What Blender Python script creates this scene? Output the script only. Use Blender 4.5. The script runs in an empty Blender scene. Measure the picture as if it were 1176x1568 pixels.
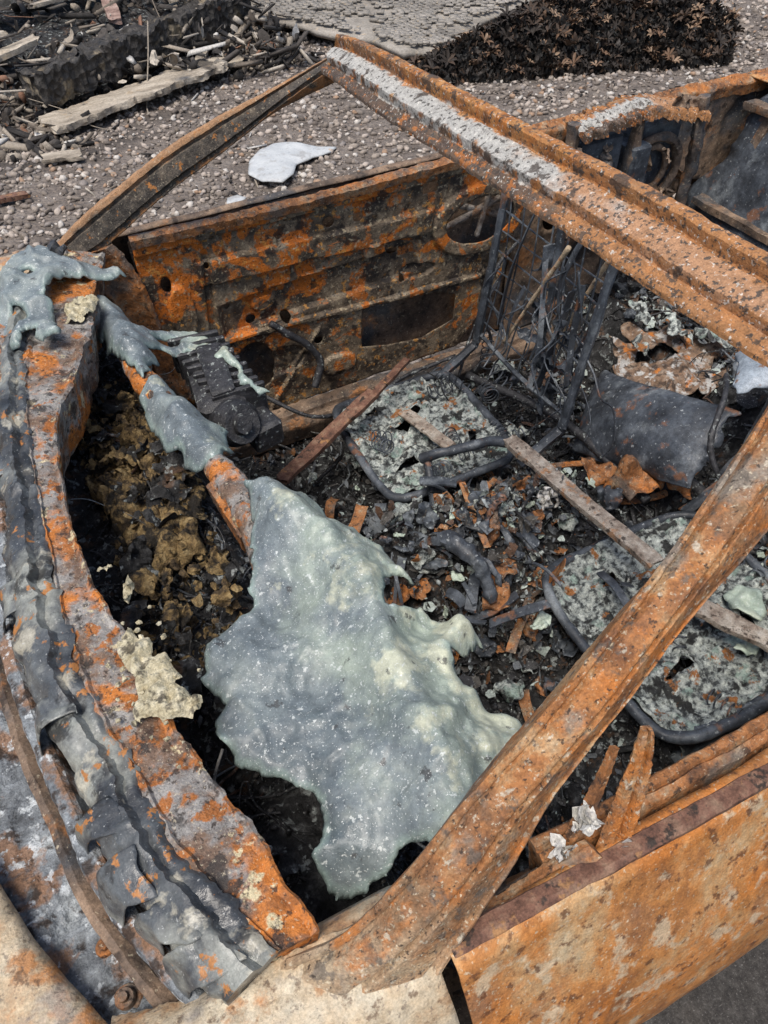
import bpy, math, numpy as np
from mathutils import Matrix, Vector
rng=np.random.default_rng(7)
# ------------------------------------------------------------------ helpers
def _h(ix,iy,iz,seed):
    n=(ix.astype(np.int64)*73856093)^(iy.astype(np.int64)*19349663)^(iz.astype(np.int64)*83492791)^(seed*2654435)
    n=(n^(n>>13))*1274126177; n&=0x7fffffff; n=(n^(n>>16))*1597334677; n&=0x7fffffff
    return (n%100003)/100003.0
def vnoise(p,seed=0):
    p=np.asarray(p,float); i=np.floor(p); f=p-i; f=f*f*(3-2*f); i=i.astype(np.int64); r=0
    for a in (0,1):
        for b in (0,1):
            for c in (0,1):
                w=(f[...,0] if a else 1-f[...,0])*(f[...,1] if b else 1-f[...,1])*(f[...,2] if c else 1-f[...,2])
                r=r+w*_h(i[...,0]+a,i[...,1]+b,i[...,2]+c,seed)
    return r*2-1
def fbm(p,scale,octv=4,seed=0,gain=.5):
    p=np.asarray(p,float)*scale; a=1.;s=0;t=0
    for k in range(octv):
        s=s+a*vnoise(p,seed+k*17); t+=a; a*=gain; p=p*2.03+11.7
    return s/t
def crease(p,scale,seed=0,w=4.): return np.clip(1-w*np.abs(fbm(p,scale,2,seed)),0,1)
def rebuild(name,verts,quads=None,tris=None,mat=None,parent=None,smooth=False,attrs=None,sharp=None,solid=None,offset=0.0):
    me=bpy.data.meshes.new(name); verts=np.asarray(verts,np.float32).reshape(-1,3)
    idx=[];tot=[]
    if quads is not None and len(quads):
        q=np.asarray(quads,np.int32).reshape(-1,4); idx.append(q.ravel()); tot.append(np.full(len(q),4,np.int32))
    if tris is not None and len(tris):
        t=np.asarray(tris,np.int32).reshape(-1,3); idx.append(t.ravel()); tot.append(np.full(len(t),3,np.int32))
    idx=np.concatenate(idx);tot=np.concatenate(tot);st=np.concatenate([[0],np.cumsum(tot)[:-1]]).astype(np.int32)
    me.vertices.add(len(verts)); me.vertices.foreach_set('co',verts.ravel())
    me.loops.add(len(idx)); me.loops.foreach_set('vertex_index',idx)
    me.polygons.add(len(tot)); me.polygons.foreach_set('loop_start',st); me.polygons.foreach_set('loop_total',tot)
    me.update(calc_edges=True); me.validate()
    if attrs:
        for k,v in attrs.items():
            a=me.attributes.new(k,'FLOAT','POINT'); a.data.foreach_set('value',np.asarray(v,np.float32))
    if smooth:
        me.polygons.foreach_set('use_smooth',np.ones(len(me.polygons),bool))
        if sharp: me.set_sharp_from_angle(angle=math.radians(sharp))
    if mat: me.materials.append(mat)
    o=bpy.data.objects.new(name,me); bpy.context.collection.objects.link(o)
    if parent: o.parent=parent
    if solid:
        m=o.modifiers.new('s','SOLIDIFY'); m.thickness=solid; m.offset=offset
    return o
class Acc:
    def __init__(s): s.v=[];s.q=[];s.t=[];s.r=[];s.n=0
    def add(s,v,q=None,t=None,r=None):
        v=np.asarray(v,float).reshape(-1,3)
        if q is not None and len(q): s.q.append(np.asarray(q).reshape(-1,4)+s.n)
        if t is not None and len(t): s.t.append(np.asarray(t).reshape(-1,3)+s.n)
        s.v.append(v); s.n+=len(v)
        if r is None: r=rng.random()
        s.r.append(np.full(len(v),r) if np.ndim(r)==0 else r)
    def build(s,name,mat,parent=None,**k):
        V=np.concatenate(s.v)
        return rebuild(name,V,np.concatenate(s.q) if s.q else None,np.concatenate(s.t) if s.t else None,mat,parent,attrs={'rnd':np.concatenate(s.r),'gx':V[:,0]},**k)
def resample(P,N,smooth=True):
    P=np.asarray(P,float); d=np.r_[0,np.cumsum(np.linalg.norm(np.diff(P,axis=0),axis=1))]; t=np.linspace(0,d[-1],N)
    if not smooth or len(P)<3: return np.stack([np.interp(t,d,P[:,k]) for k in range(P.shape[1])],1)
    m=np.gradient(P,d,axis=0)
    i=np.clip(np.searchsorted(d,t,side='right')-1,0,len(P)-2); h=(d[i+1]-d[i])[:,None]; u=((t-d[i])[:,None])/h
    return (2*u**3-3*u**2+1)*P[i]+(u**3-2*u**2+u)*h*m[i]+(-2*u**3+3*u**2)*P[i+1]+(u**3-u**2)*h*m[i+1]
def loft(name,L,R,prof,N,M,mat,parent,amp=.002,ns=40,rag=0.0,seed=0,ref=(0,0,1),closed=True,sharp=30,solid=None,cr=0):
    L=resample(L,N);R=resample(R,N);W=R-L;T=np.gradient((L+R)/2,axis=0);U=np.cross(T,W);U/=np.linalg.norm(U,axis=1)[:,None]
    U*=np.sign((U@np.array(ref,float)))[:,None]
    pr=np.array(prof,float)
    if closed: pr=np.vstack([pr,pr[:1]])
    pr3=resample(np.c_[pr[:,0]*.1,pr[:,1],pr[:,1]*0],M+1 if closed else M,False); pr3[:,0]*=10
    if closed: pr3=pr3[:-1]
    s=np.linspace(0,1,N)
    a=pr3[:,0][None,:]; b=pr3[:,1][None,:]
    ragL=fbm(np.c_[s*45,s*0,s*0+seed],1,5,seed,.7)*rag; ragR=fbm(np.c_[s*45,s*0+5,s*0+seed],1,5,seed+3,.7)*rag
    aa=ragL[:,None]*(1-a)+a*(1+ragR[:,None])
    V=L[:,None]+W[:,None]*aa[...,None]+U[:,None]*b[...,None]
    n=fbm(V,ns,5,seed+9,.6)*amp; n2=fbm(V,ns,3,seed+19)*amp*.5
    if cr: n=n+crease(V,14,seed+40)*cr
    V=V+U[:,None]*n[...,None]+(W/np.linalg.norm(W,axis=1)[:,None])[:,None]*n2[...,None]
    m=V.shape[1]; mm=m if closed else m-1
    i=np.arange(N-1)[:,None]; j=np.arange(mm)[None,:]; j2=(j+1)%m
    q=np.stack([i*m+j,i*m+j2,(i+1)*m+j2,(i+1)*m+j],-1).reshape(-1,4)
    V=V.reshape(-1,3); tris=[]
    if closed:
        c0=V[:m].mean(0);c1=V[-m:].mean(0); k=len(V); V=np.vstack([V,c0,c1])
        for j in range(m): tris+= [(k,(j+1)%m,j),(k+1,(N-1)*m+j,(N-1)*m+(j+1)%m)]
    pa=np.broadcast_to(a,(N,m)).ravel(); ps=np.broadcast_to(s[:,None],(N,m)).ravel()
    if closed: pa=np.r_[pa,.5,.5];ps=np.r_[ps,0,1]
    return rebuild(name,V,q,tris,mat,parent,True,{'pa':pa,'ps':ps},sharp,solid)
def tubegeo(P,r,n=8,N=None,smooth=True,jit=0,seed=0):
    P=np.asarray(P,float)
    if N: P=resample(P,N,smooth)
    T=np.gradient(P,axis=0);T/=np.linalg.norm(T,axis=1)[:,None]+1e-9
    ref=np.array([.3,.2,.93]); A=np.cross(T,ref);A/=np.linalg.norm(A,axis=1)[:,None]+1e-9;B=np.cross(T,A)
    r=np.atleast_1d(np.asarray(r,float));r=np.interp(np.linspace(0,1,len(P)),np.linspace(0,1,len(r)),r) if len(r)>1 else np.full(len(P),r[0])
    th=np.arange(n)*2*math.pi/n; rr=r[:,None]
    D=A[:,None]*np.cos(th)[None,:,None]+B[:,None]*np.sin(th)[None,:,None]
    V=P[:,None]+D*rr[...,None]
    if jit: V=V+D*(fbm(V,35,4,seed)*jit)[...,None]
    k=len(P);i=np.arange(k-1)[:,None];j=np.arange(n)[None,:]
    q=np.stack([i*n+j,(i+1)*n+j,(i+1)*n+(j+1)%n,i*n+(j+1)%n],-1).reshape(-1,4)
    V=V.reshape(-1,3); t=[]
    V=np.vstack([V,P[0],P[-1]])
    for j in range(n): t+=[(k*n,j,(j+1)%n),(k*n+1,(k-1)*n+(j+1)%n,(k-1)*n+j)]
    return V,q,t
def inpoly(x,y,P):
    c=np.zeros(x.shape,bool);n=len(P)
    for i in range(n):
        x1,y1=P[i];x2,y2=P[(i+1)%n]
        if y1==y2: continue
        c^=((y1>y)!=(y2>y))&(x<(x2-x1)*(y-y1)/(y2-y1)+x1)
    return c
def nearest(pts,P):
    best=np.full(len(pts),1e9);bp=pts.copy();n=len(P)
    for i in range(n):
        a=P[i];b=P[(i+1)%n];d=b-a;L=d@d
        if L<1e-12: continue
        t=np.clip(((pts-a)@d)/L,0,1);q=a+t[:,None]*d;dd=np.linalg.norm(pts-q,axis=1)
        m=dd<best;best[m]=dd[m];bp[m]=q[m]
    return best,bp
def rough_poly(P,step,amp,scale,seed):
    P=np.asarray(P,float);Q=np.vstack([P,P[:1]]);L=np.linalg.norm(np.diff(Q,axis=0),axis=1).sum()
    R=resample(Q,max(8,int(L/step)),False)[:-1]
    R=R+np.stack([fbm(np.c_[R,R[:,0]*0],scale,4,seed),fbm(np.c_[R,R[:,0]*0+9],scale,4,seed+5)],1)*amp
    return R
def gsheet(name,outline,fn,res,mat,parent,holes=(),rag=.004,rscale=25,seed=0,thick=None,smooth=True,sharp=None,offset=0.,acc=None,r=None):
    O=rough_poly(outline,res*1.2,rag,rscale,seed)
    H=[rough_poly(h,res*1.2,rag*.5,rscale,seed+3+i) for i,h in enumerate(holes)]
    mn=O.min(0)-res;mx=O.max(0)+res;nx=int((mx[0]-mn[0])/res)+2;ny=int((mx[1]-mn[1])/res)+2
    gx,gy=np.meshgrid(mn[0]+np.arange(nx)*res,mn[1]+np.arange(ny)*res,indexing='ij')
    cx=gx[:-1,:-1]+res/2;cy=gy[:-1,:-1]+res/2;ins=inpoly(cx,cy,O)
    for h in H: ins&=~inpoly(cx,cy,h)
    I,J=np.nonzero(ins);q=np.stack([I*ny+J,(I+1)*ny+J,(I+1)*ny+J+1,I*ny+J+1],1)
    cnt=np.bincount(q.ravel(),minlength=nx*ny);used=np.nonzero(cnt)[0];mp=-np.ones(nx*ny,int);mp[used]=np.arange(len(used))
    uv=np.stack([gx.ravel(),gy.ravel()],1)[used];q=mp[q];bd=cnt[used]<4
    best,bp=nearest(uv,O)
    for h in H:
        b2,p2=nearest(uv,h);m=b2<best;best[m]=b2[m];bp[m]=p2[m]
    uv[bd]=bp[bd];best[bd]=0
    V=fn(uv[:,0],uv[:,1],best)
    if acc is not None: acc.add(V,q,None,r);return
    return rebuild(name,V,q,None,mat,parent,smooth,{'ed':best,'gx':V[:,0],'gy':V[:,1]},sharp,thick,offset)
def rotm(n,tilt=math.pi):
    a=rng.random(n)*2*math.pi;b=(rng.random(n)*2-1)*tilt;c=(rng.random(n)*2-1)*tilt
    ca,sa,cb,sb,cc,sc=np.cos(a),np.sin(a),np.cos(b),np.sin(b),np.cos(c),np.sin(c);z=np.zeros(n);o=np.ones(n)
    Rz=np.stack([ca,-sa,z,sa,ca,z,z,z,o],-1).reshape(n,3,3);Ry=np.stack([cb,z,sb,z,o,z,-sb,z,cb],-1).reshape(n,3,3);Rx=np.stack([o,z,z,z,cc,-sc,z,sc,cc],-1).reshape(n,3,3)
    return Rz@Ry@Rx
def crumple(acc,c,size,amp,tilt=.6,asp=1.,res=None,r=None):
    k=rng.integers(6,11);th=(np.arange(k)+rng.random(k)*.6)*2*math.pi/k
    rad=rng.uniform(.55,1.1,k);ol=[(rad[i]*math.cos(th[i])*size,rad[i]*math.sin(th[i])*size*asp) for i in range(k)]
    R=rotm(1,tilt)[0];sd=int(rng.integers(0,9999));o=rng.random(2)*50
    def fn(u,v,e):
        p=np.c_[u+o[0],v+o[1],u*0];z=amp*size*(2.2*np.abs(fbm(p,.9/size,3,sd))+.5*crease(p,1.6/size,sd+3,3)+.25*fbm(p,5/size,2,sd+4))-np.exp(-e/(size*.08))*size*.08
        return (np.c_[u,v,z]@R.T)+np.array(c)
    gsheet('',ol,fn,res or size/13,None,None,rag=size*.16,rscale=2.2/size,seed=sd,acc=acc,r=r)
def ico():
    p=(1+5**.5)/2
    v=np.array([(-1,p,0),(1,p,0),(-1,-p,0),(1,-p,0),(0,-1,p),(0,1,p),(0,-1,-p),(0,1,-p),(p,0,-1),(p,0,1),(-p,0,-1),(-p,0,1)],float);v/=np.linalg.norm(v[0])
    f=np.array([(0,11,5),(0,5,1),(0,1,7),(0,7,10),(0,10,11),(1,5,9),(5,11,4),(11,10,2),(10,7,6),(7,1,8),(3,9,4),(3,4,2),(3,2,6),(3,6,8),(3,8,9),(4,9,5),(2,4,11),(6,2,10),(8,6,7),(9,8,1)])
    return v,f
IV,IF=ico()
FLV=np.array([(-1,-.5,0),(-.3,-.8,.15),(.6,-.6,0),(1,.1,-.15),(.4,.8,.1),(-.5,.7,.2),(-1,.2,-.1),(0,0,.25)],float)
FLF=np.array([(7,i,(i+1)%7) for i in range(7)])
BXV=np.array([(x,y,z) for x in(-1,1) for y in(-1,1) for z in(-1,1)],float)
BXF=np.array([(0,1,3),(0,3,2),(4,6,7),(4,7,5),(0,4,5),(0,5,1),(2,3,7),(2,7,6),(0,2,6),(0,6,4),(1,5,7),(1,7,3)])
LFV=np.array([(-1,0,.0),(-.4,-.35,.15),(-.4,.35,.15),(.2,-.4,.2),(.2,.4,.2),(.7,-.2,.05),(.7,.2,.05),(1,0,-.25),(-.4,0,-.05),(.2,0,-.02)],float)
LFF=np.array([(0,1,8),(0,8,2),(1,3,9),(1,9,8),(8,9,4),(8,4,2),(3,5,9),(9,6,4),(5,7,9),(9,7,6)])
def scat(acc,V,F,pos,size,tilt=math.pi,jit=.25,rnd=None):
    n=len(pos);k=len(V);vv=V[None]+(rng.random((n,k,3))-.5)*2*jit
    size=np.asarray(size,float)
    if size.ndim==1: size=size[:,None]*np.ones(3)
    vv=vv*size[:,None,:];vv=np.einsum('nij,nkj->nki',rotm(n,tilt),vv)+pos[:,None]
    f=(F[None]+np.arange(n)[:,None,None]*k).reshape(-1,3)
    r=rng.random(n) if rnd is None else rnd
    acc.add(vv.reshape(-1,3),None,f,np.repeat(r,k))
def plank(acc,p0,p1,w,th,seed=0,N=40,bow=0,r=None):
    p0=np.array(p0,float);p1=np.array(p1,float);d=p1-p0;d/=np.linalg.norm(d);s=np.cross(d,(0,0,1));s/=np.linalg.norm(s);u=np.cross(s,d)
    c=[(-1,-1),(-.6,-1.02),(.0,-1),(.6,-1.02),(1,-1),(1.03,0),(1,1),(.6,1.03),(.0,1),(-.6,1.02),(-1,1),(-1.03,0)];m=len(c);tt=np.linspace(0,1,N);V=[]
    for t in tt:
        b=p0+(p1-p0)*t+u*bow*math.sin(math.pi*t);V+=[b+s*w/2*x+u*th/2*y for x,y in c]
    V=np.array(V);V=V+s*(fbm(V,12,5,seed,.65)*w*.22)[:,None]+u*(fbm(V,15,4,seed+2)*th*.3)[:,None]
    V[:m]+=d*(fbm(V[:m],40,3,seed)*w*.5)[:,None];V[-m:]+=d*(fbm(V[-m:],40,3,seed)*w*.5)[:,None]
    i=np.arange(N-1)[:,None];j=np.arange(m)[None];q=np.stack([i*m+j,(i+1)*m+j,(i+1)*m+(j+1)%m,i*m+(j+1)%m],-1).reshape(-1,4)
    t=[];k=len(V);V=np.vstack([V,V[:m].mean(0),V[-m:].mean(0)])
    for j in range(m): t+=[(k,j,(j+1)%m),(k+1,(N-1)*m+(j+1)%m,(N-1)*m+j)]
    acc.add(V,q,t,r)
def smooth(a,b,x): t=np.clip((x-a)/(b-a),0,1);return t*t*(3-2*t)
el=lambda cx,cz,rx,rz,n=18,rot=0:[(cx+rx*math.cos(t)*math.cos(rot)-rz*math.sin(t)*math.sin(rot),cz+rx*math.cos(t)*math.sin(rot)+rz*math.sin(t)*math.cos(rot)) for t in np.linspace(0,2*math.pi,n,endpoint=False)]
# ------------------------------------------------------------------ materials
def mat(name,base,scale=20,detail=6,st=(1,1,1),layers=(),rough=(.6,.9),bump=((200,.5,.002),),spec=.35,coat=0.,basemode='noise',rs=30,g=.3):
    m=bpy.data.materials.new(name);m.use_nodes=True;nt=m.node_tree;N=nt.nodes;K=nt.links;bs=N['Principled BSDF']
    tc=N.new('ShaderNodeTexCoord')
    def co(s,off):
        mp=N.new('ShaderNodeMapping');mp.inputs['Location'].default_value=(off*1.37,off*.71,off*2.1);mp.inputs['Scale'].default_value=s;K.new(tc.outputs['Object'],mp.inputs[0]);return mp.outputs[0]
    cnt=[1]
    def noi(sc,d=5,s=(1,1,1),rg=.55,dist=0.):
        cnt[0]+=1;n=N.new('ShaderNodeTexNoise');n.inputs['Scale'].default_value=sc;n.inputs['Detail'].default_value=min(d,5);n.inputs['Roughness'].default_value=rg;n.inputs['Distortion'].default_value=dist
        K.new(co(s,cnt[0]),n.inputs['Vector']);return n.outputs['Fac']
    def mr(x,a,b,c=0,d=1):
        r=N.new('ShaderNodeMapRange');K.new(x,r.inputs[0]);r.inputs[1].default_value=a;r.inputs[2].default_value=b;r.inputs[3].default_value=c;r.inputs[4].default_value=d;return r.outputs[0]
    def mix(f,a,b,mode='MIX'):
        x=N.new('ShaderNodeMix');x.data_type='RGBA';x.blend_type=mode
        if isinstance(f,float): x.inputs[0].default_value=f
        else: K.new(f,x.inputs[0])
        for s,i in((a,6),(b,7)):
            if isinstance(s,tuple): x.inputs[i].default_value=(*s,1)
            else: K.new(s,x.inputs[i])
        return x.outputs[2]
    def attr(nm):
        a=N.new('ShaderNodeAttribute');a.attribute_name=nm;return a.outputs['Fac']
    def math_(op,a,b):
        x=N.new('ShaderNodeMath');x.operation=op
        for s,i in((a,0),(b,1)):
            if isinstance(s,(int,float)): x.inputs[i].default_value=s
            else: K.new(s,x.inputs[i])
        return x.outputs[0]
    src=attr('rnd') if basemode=='rnd' else noi(scale,detail,st,.68)
    cr=N.new('ShaderNodeValToRGB');el=cr.color_ramp.elements
    while len(el)<len(base): el.new(.5)
    for e,(p,c) in zip(el,base): e.position=p;e.color=(*c,1)
    if basemode=='rnd': cr.color_ramp.interpolation='CONSTANT'
    K.new(src,cr.inputs[0]);col=cr.outputs[0]
    for l in layers:
        n=noi(l.get('s',30),l.get('d',5),l.get('st',(1,1,1)),l.get('rg',.62),l.get('ds',0.))
        if l.get('attr'):
            x=math_('ADD',attr(l['attr']),math_('MULTIPLY',math_('SUBTRACT',n,.5),l.get('k',.3)));f=mr(x,l['lo'],l['hi'])
            if 'lo2' in l: f=math_('MULTIPLY',f,mr(x,l['hi2'],l['lo2']))
        else: f=mr(n,l['lo'],l['hi'])
        if 'm' in l: f=math_('MULTIPLY',f,l['m'])
        col=mix(f,col,l['c'])
    if g:
        gn=math_('ADD',math_('MULTIPLY',noi(75,5,(1,1,1),.75),.6),math_('MULTIPLY',noi(420,2),.4))
        col=mix(1.,col,mr(gn,.36,.64,1-g*1.5,1+g*.8),'MULTIPLY')
    K.new(col,bs.inputs['Base Color'])
    K.new(mr(noi(rs,4),.35,.65,rough[0],rough[1]),bs.inputs['Roughness'])
    bs.inputs['Specular IOR Level'].default_value=spec;bs.inputs['Coat Weight'].default_value=coat;bs.inputs['Coat Roughness'].default_value=.2
    prev=None
    for b in bump:
        bn=N.new('ShaderNodeBump');bn.inputs['Strength'].default_value=b[1];bn.inputs['Distance'].default_value=b[2]
        if len(b)>3 and b[3]=='v':
            v=N.new('ShaderNodeTexVoronoi');v.inputs['Scale'].default_value=b[0];K.new(co((1,1,1),3),v.inputs['Vector']);h=v.outputs['Distance']
        else: h=noi(b[0],5,(1,1,1) if len(b)<5 else b[4],.65)
        K.new(h,bn.inputs['Height'])
        if prev: K.new(prev,bn.inputs['Normal'])
        prev=bn.outputs[0]
    if prev: K.new(prev,bs.inputs['Normal'])
    return m
OR=(.50,.175,.038);CR=(.58,.50,.36);DK=(.04,.028,.022)
RB=((90,.7,.005),(420,.7,.0016))
m_pil=mat('rust_pillar',[(.30,(.12,.052,.028)),(.41,(.27,.115,.045)),(.50,(.42,.18,.062)),(.60,(.46,.27,.13)),(.75,(.48,.38,.25))],24,8,(1,1,1),[
 dict(c=(.20,.125,.075),s=6,lo=.48,hi=.62,m=.75),dict(c=(.50,.40,.27),attr='ps',s=14,k=.5,lo=.22,hi=.04,m=.85),
 dict(c=(.27,.25,.21),s=13,lo=.55,hi=.64,m=.8),dict(c=(.13,.11,.09),s=50,lo=.57,hi=.63,m=.8),dict(c=OR,s=16,lo=.54,hi=.63,m=.85),
 dict(c=DK,s=150,lo=.59,hi=.65,m=.85),dict(c=CR,s=230,lo=.60,hi=.66,m=.8),dict(c=(.56,.5,.39),s=70,lo=.62,hi=.67,m=.8)],(.45,.85),RB)
m_rust=mat('rust_plain',[(.30,(.085,.042,.026)),(.42,(.21,.095,.042)),(.52,(.37,.155,.055)),(.62,(.33,.21,.12)),(.75,(.40,.33,.24))],26,8,(1,1,1),[
 dict(c=(.13,.115,.10),s=14,lo=.52,hi=.61,m=.8),dict(c=OR,s=14,lo=.56,hi=.62,m=.7),dict(c=DK,s=80,lo=.56,hi=.64,m=.85),dict(c=CR,s=200,lo=.61,hi=.67,m=.7)],(.5,.9),RB)
m_head=mat('rust_header',[(.3,(.15,.068,.03)),(.43,(.33,.14,.05)),(.55,(.48,.22,.07)),(.75,(.48,.35,.2))],28,8,(1,1,1),[
 dict(c=(.19,.115,.07),s=9,lo=.50,hi=.62,m=.7),dict(c=(.085,.07,.06),attr='pa',s=45,k=.6,lo=.36,hi=.29,m=.85),
 dict(c=OR,s=50,lo=.55,hi=.59,m=.7),
 dict(c=(.44,.43,.40),attr='pa',s=34,k=.50,lo=.28,hi=.33,lo2=.62,hi2=.69),
 dict(c=(.42,.20,.08),attr='ps',s=9,k=.8,lo=.55,hi=.66,m=.85),
 dict(c=(.06,.055,.05),s=130,lo=.555,hi=.605,m=.9),dict(c=(.68,.66,.60),s=180,lo=.60,hi=.65,m=.75),dict(c=(.07,.055,.045),s=34,lo=.58,hi=.61,m=.85)],(.5,.9),RB)
m_farp=mat('rust_far_pillar',[(.3,(.03,.026,.023)),(.5,(.08,.068,.056)),(.65,(.18,.145,.11)),(.8,(.30,.23,.16))],45,8,(1,1,1),[
 dict(c=(.37,.21,.11),attr='pa',s=25,k=.6,lo=.28,hi=.13),dict(c=(.42,.20,.08),attr='pa',s=45,k=.8,lo=.9,hi=1.,m=.8),dict(c=CR,s=260,lo=.60,hi=.66,m=.6),dict(c=(.40,.17,.05),s=60,lo=.61,hi=.65)],(.5,.9),RB)
m_door=mat('burnt_door_panel',[(.28,(.022,.018,.015)),(.40,(.08,.062,.045)),(.52,(.18,.135,.09)),(.64,(.31,.245,.165)),(.8,(.27,.26,.23))],16,10,(1,1,1),[
 dict(c=(.56,.16,.022),attr='gz',s=9,k=2.2,lo=.66,hi=.74,ds=.5),dict(c=(.48,.15,.03),s=15,lo=.57,hi=.61),dict(c=(.60,.29,.07),s=50,lo=.59,hi=.64,m=.8),dict(c=(.035,.028,.024),s=17,lo=.545,hi=.60,m=.9),
 dict(c=(.46,.38,.25),s=90,lo=.58,hi=.63,m=.8),dict(c=DK,s=180,lo=.58,hi=.64,m=.85)],(.35,.8),((45,.7,.007),(260,.8,.002)))
m_skin=mat('rust_outer_skin',[(.28,(.17,.068,.03)),(.39,(.34,.14,.047)),(.49,(.50,.215,.065)),(.59,(.53,.32,.15)),(.74,(.56,.46,.30))],10,9,(1,1,.6),[
 dict(c=(.54,.19,.038),s=9,lo=.54,hi=.61,m=.75),dict(c=(.26,.15,.09),s=6,lo=.53,hi=.64,m=.6),dict(c=(.58,.48,.33),s=24,lo=.56,hi=.62,m=.7),dict(c=(.12,.05,.025),s=60,lo=.57,hi=.64,m=.8),dict(c=CR,s=200,lo=.60,hi=.66,m=.7)],(.35,.7),((60,.5,.004),(350,.6,.0015)),spec=.4,g=.25)
m_fen=mat('rust_fender_cream',[(.28,(.30,.14,.07)),(.40,(.46,.28,.15)),(.52,(.53,.42,.28)),(.7,(.58,.52,.40))],13,9,(1,1,1),[
 dict(c=(.46,.19,.055),s=20,lo=.56,hi=.64,m=.8),dict(c=(.12,.07,.04),s=70,lo=.58,hi=.65,m=.75),dict(c=(.33,.31,.28),s=14,lo=.54,hi=.64,m=.65),dict(c=(.15,.12,.10),s=160,lo=.59,hi=.65,m=.6)],(.4,.75),((60,.5,.004),(350,.6,.0015)),g=.25)
m_shelf=mat('rust_cowl_shelf',[(.28,(.07,.045,.035)),(.42,(.20,.13,.09)),(.52,(.26,.245,.23)),(.64,(.37,.355,.33)),(.8,(.46,.42,.35))],16,8,(1,1,1),[
 dict(c=(.52,.18,.038),s=8,lo=.5,hi=.56,ds=.4),dict(c=(.36,.13,.035),s=34,lo=.56,hi=.61),dict(c=(.62,.53,.33),s=30,lo=.61,hi=.65),dict(c=(.04,.035,.032),s=24,lo=.565,hi=.605,m=.85),dict(c=DK,s=120,lo=.57,hi=.63,m=.85),dict(c=CR,s=240,lo=.60,hi=.66,m=.7)],(.35,.8),RB)
m_plen=mat('plenum_blue_rust',[(.28,(.06,.064,.07)),(.42,(.15,.165,.18)),(.55,(.26,.285,.305)),(.7,(.40,.43,.44))],22,9,(1,1,1),[
 dict(c=(.28,.15,.08),s=15,lo=.53,hi=.60,m=.85),dict(c=(.62,.66,.68),s=60,lo=.57,hi=.62,m=.8),dict(c=DK,s=30,lo=.54,hi=.61,m=.9)],(.5,.85),((60,.9,.010),(300,.8,.002)))
m_seal=mat('melted_seal',[(.3,(.022,.024,.027)),(.46,(.055,.06,.066)),(.58,(.10,.11,.115)),(.70,(.21,.225,.215))],10,5,(1,1,1),[
 dict(c=(.30,.31,.275),s=6,lo=.51,hi=.60,m=.8),dict(c=(.46,.43,.34),s=20,lo=.58,hi=.64,m=.7),dict(c=(.02,.02,.02),s=15,lo=.55,hi=.60,m=.85),dict(c=(.5,.51,.49),s=260,lo=.63,hi=.69,m=.7),dict(c=(.38,.16,.045),s=30,lo=.60,hi=.63)],(.24,.62),((22,.5,.008),(140,.4,.002)),spec=.5,coat=.12,g=.22)
m_glass=mat('melted_glass',[(.30,(.095,.115,.125)),(.45,(.145,.175,.19)),(.56,(.205,.24,.245)),(.70,(.30,.335,.31))],8,5,(1,1,1),[
 dict(c=(.37,.43,.35),attr='gx',s=9,k=.45,lo=.13,hi=.25,m=.8),dict(c=(.60,.60,.44),attr='gx',s=15,k=1.1,lo=.25,hi=.34,m=.65),dict(c=(.10,.13,.14),s=13,lo=.53,hi=.64,m=.6),dict(c=(.34,.45,.40),attr='ed',s=40,k=.02,lo=.010,hi=.0,m=.6),
 dict(c=(.05,.05,.05),s=34,lo=.64,hi=.68,m=.8),dict(c=(.74,.77,.76),s=400,d=2,lo=.655,hi=.68,m=.8),dict(c=(.62,.66,.64),s=120,lo=.62,hi=.65,m=.7)],(.30,.6),((26,.5,.007),(130,.4,.002),(600,.3,.0008)),spec=.45,coat=.06,g=.16)
m_charm=mat('char_floor',[(.3,(.010,.010,.010)),(.5,(.026,.026,.027)),(.60,(.065,.065,.065)),(.72,(.17,.177,.177))],40,8,(1,1,1),[
 dict(c=(.14,.075,.04),s=14,lo=.57,hi=.65,m=.7),dict(c=(.34,.37,.36),s=45,lo=.58,hi=.63,m=.8)],(.6,.95),((80,1.,.010),(400,.8,.002)))
m_deb=mat('charred_debris_mix',[(0,(.012,.012,.012)),(.25,(.028,.028,.03)),(.48,(.055,.055,.058)),(.64,(.095,.088,.08)),(.76,(.15,.165,.18)),(.85,(.13,.075,.05)),(.89,(.32,.355,.36)),(.94,(.22,.10,.04)),(.962,(.48,.55,.51))],basemode='rnd',
 layers=[dict(c=(.02,.02,.02),s=90,lo=.52,hi=.62,m=.7),dict(c=(.36,.37,.36),s=200,lo=.58,hi=.64,m=.6)],bump=((300,.8,.002),),rough=(.4,.95))
m_ash=mat('ash_crust',[(.3,(.03,.033,.034)),(.42,(.10,.11,.11)),(.49,(.35,.385,.365)),(.60,(.62,.66,.61))],60,9,(1,1,1),[
 dict(c=(.02,.02,.02),s=26,lo=.54,hi=.59,m=.95),dict(c=(.36,.48,.42),s=25,lo=.57,hi=.63,m=.7),dict(c=(.36,.15,.05),s=22,lo=.60,hi=.64)],(.5,.95),((70,1.,.012),(350,.8,.003)))
m_ashw=mat('white_ash_lump',[(.3,(.35,.34,.3)),(.5,(.62,.60,.56)),(.7,(.8,.79,.76))],60,6,(1,1,1),[dict(c=(.1,.09,.08),s=90,lo=.60,hi=.66)],(.7,.95),((200,.8,.003),))
m_foamy=mat('burnt_foam',[(.3,(.025,.02,.015)),(.43,(.11,.078,.045)),(.54,(.30,.205,.09)),(.7,(.44,.34,.18))],34,9,(1,1,1),[dict(c=(.02,.018,.016),s=16,lo=.50,hi=.56,m=.96)],(.8,1.),((70,1.,.012),(300,.9,.003)))
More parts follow.
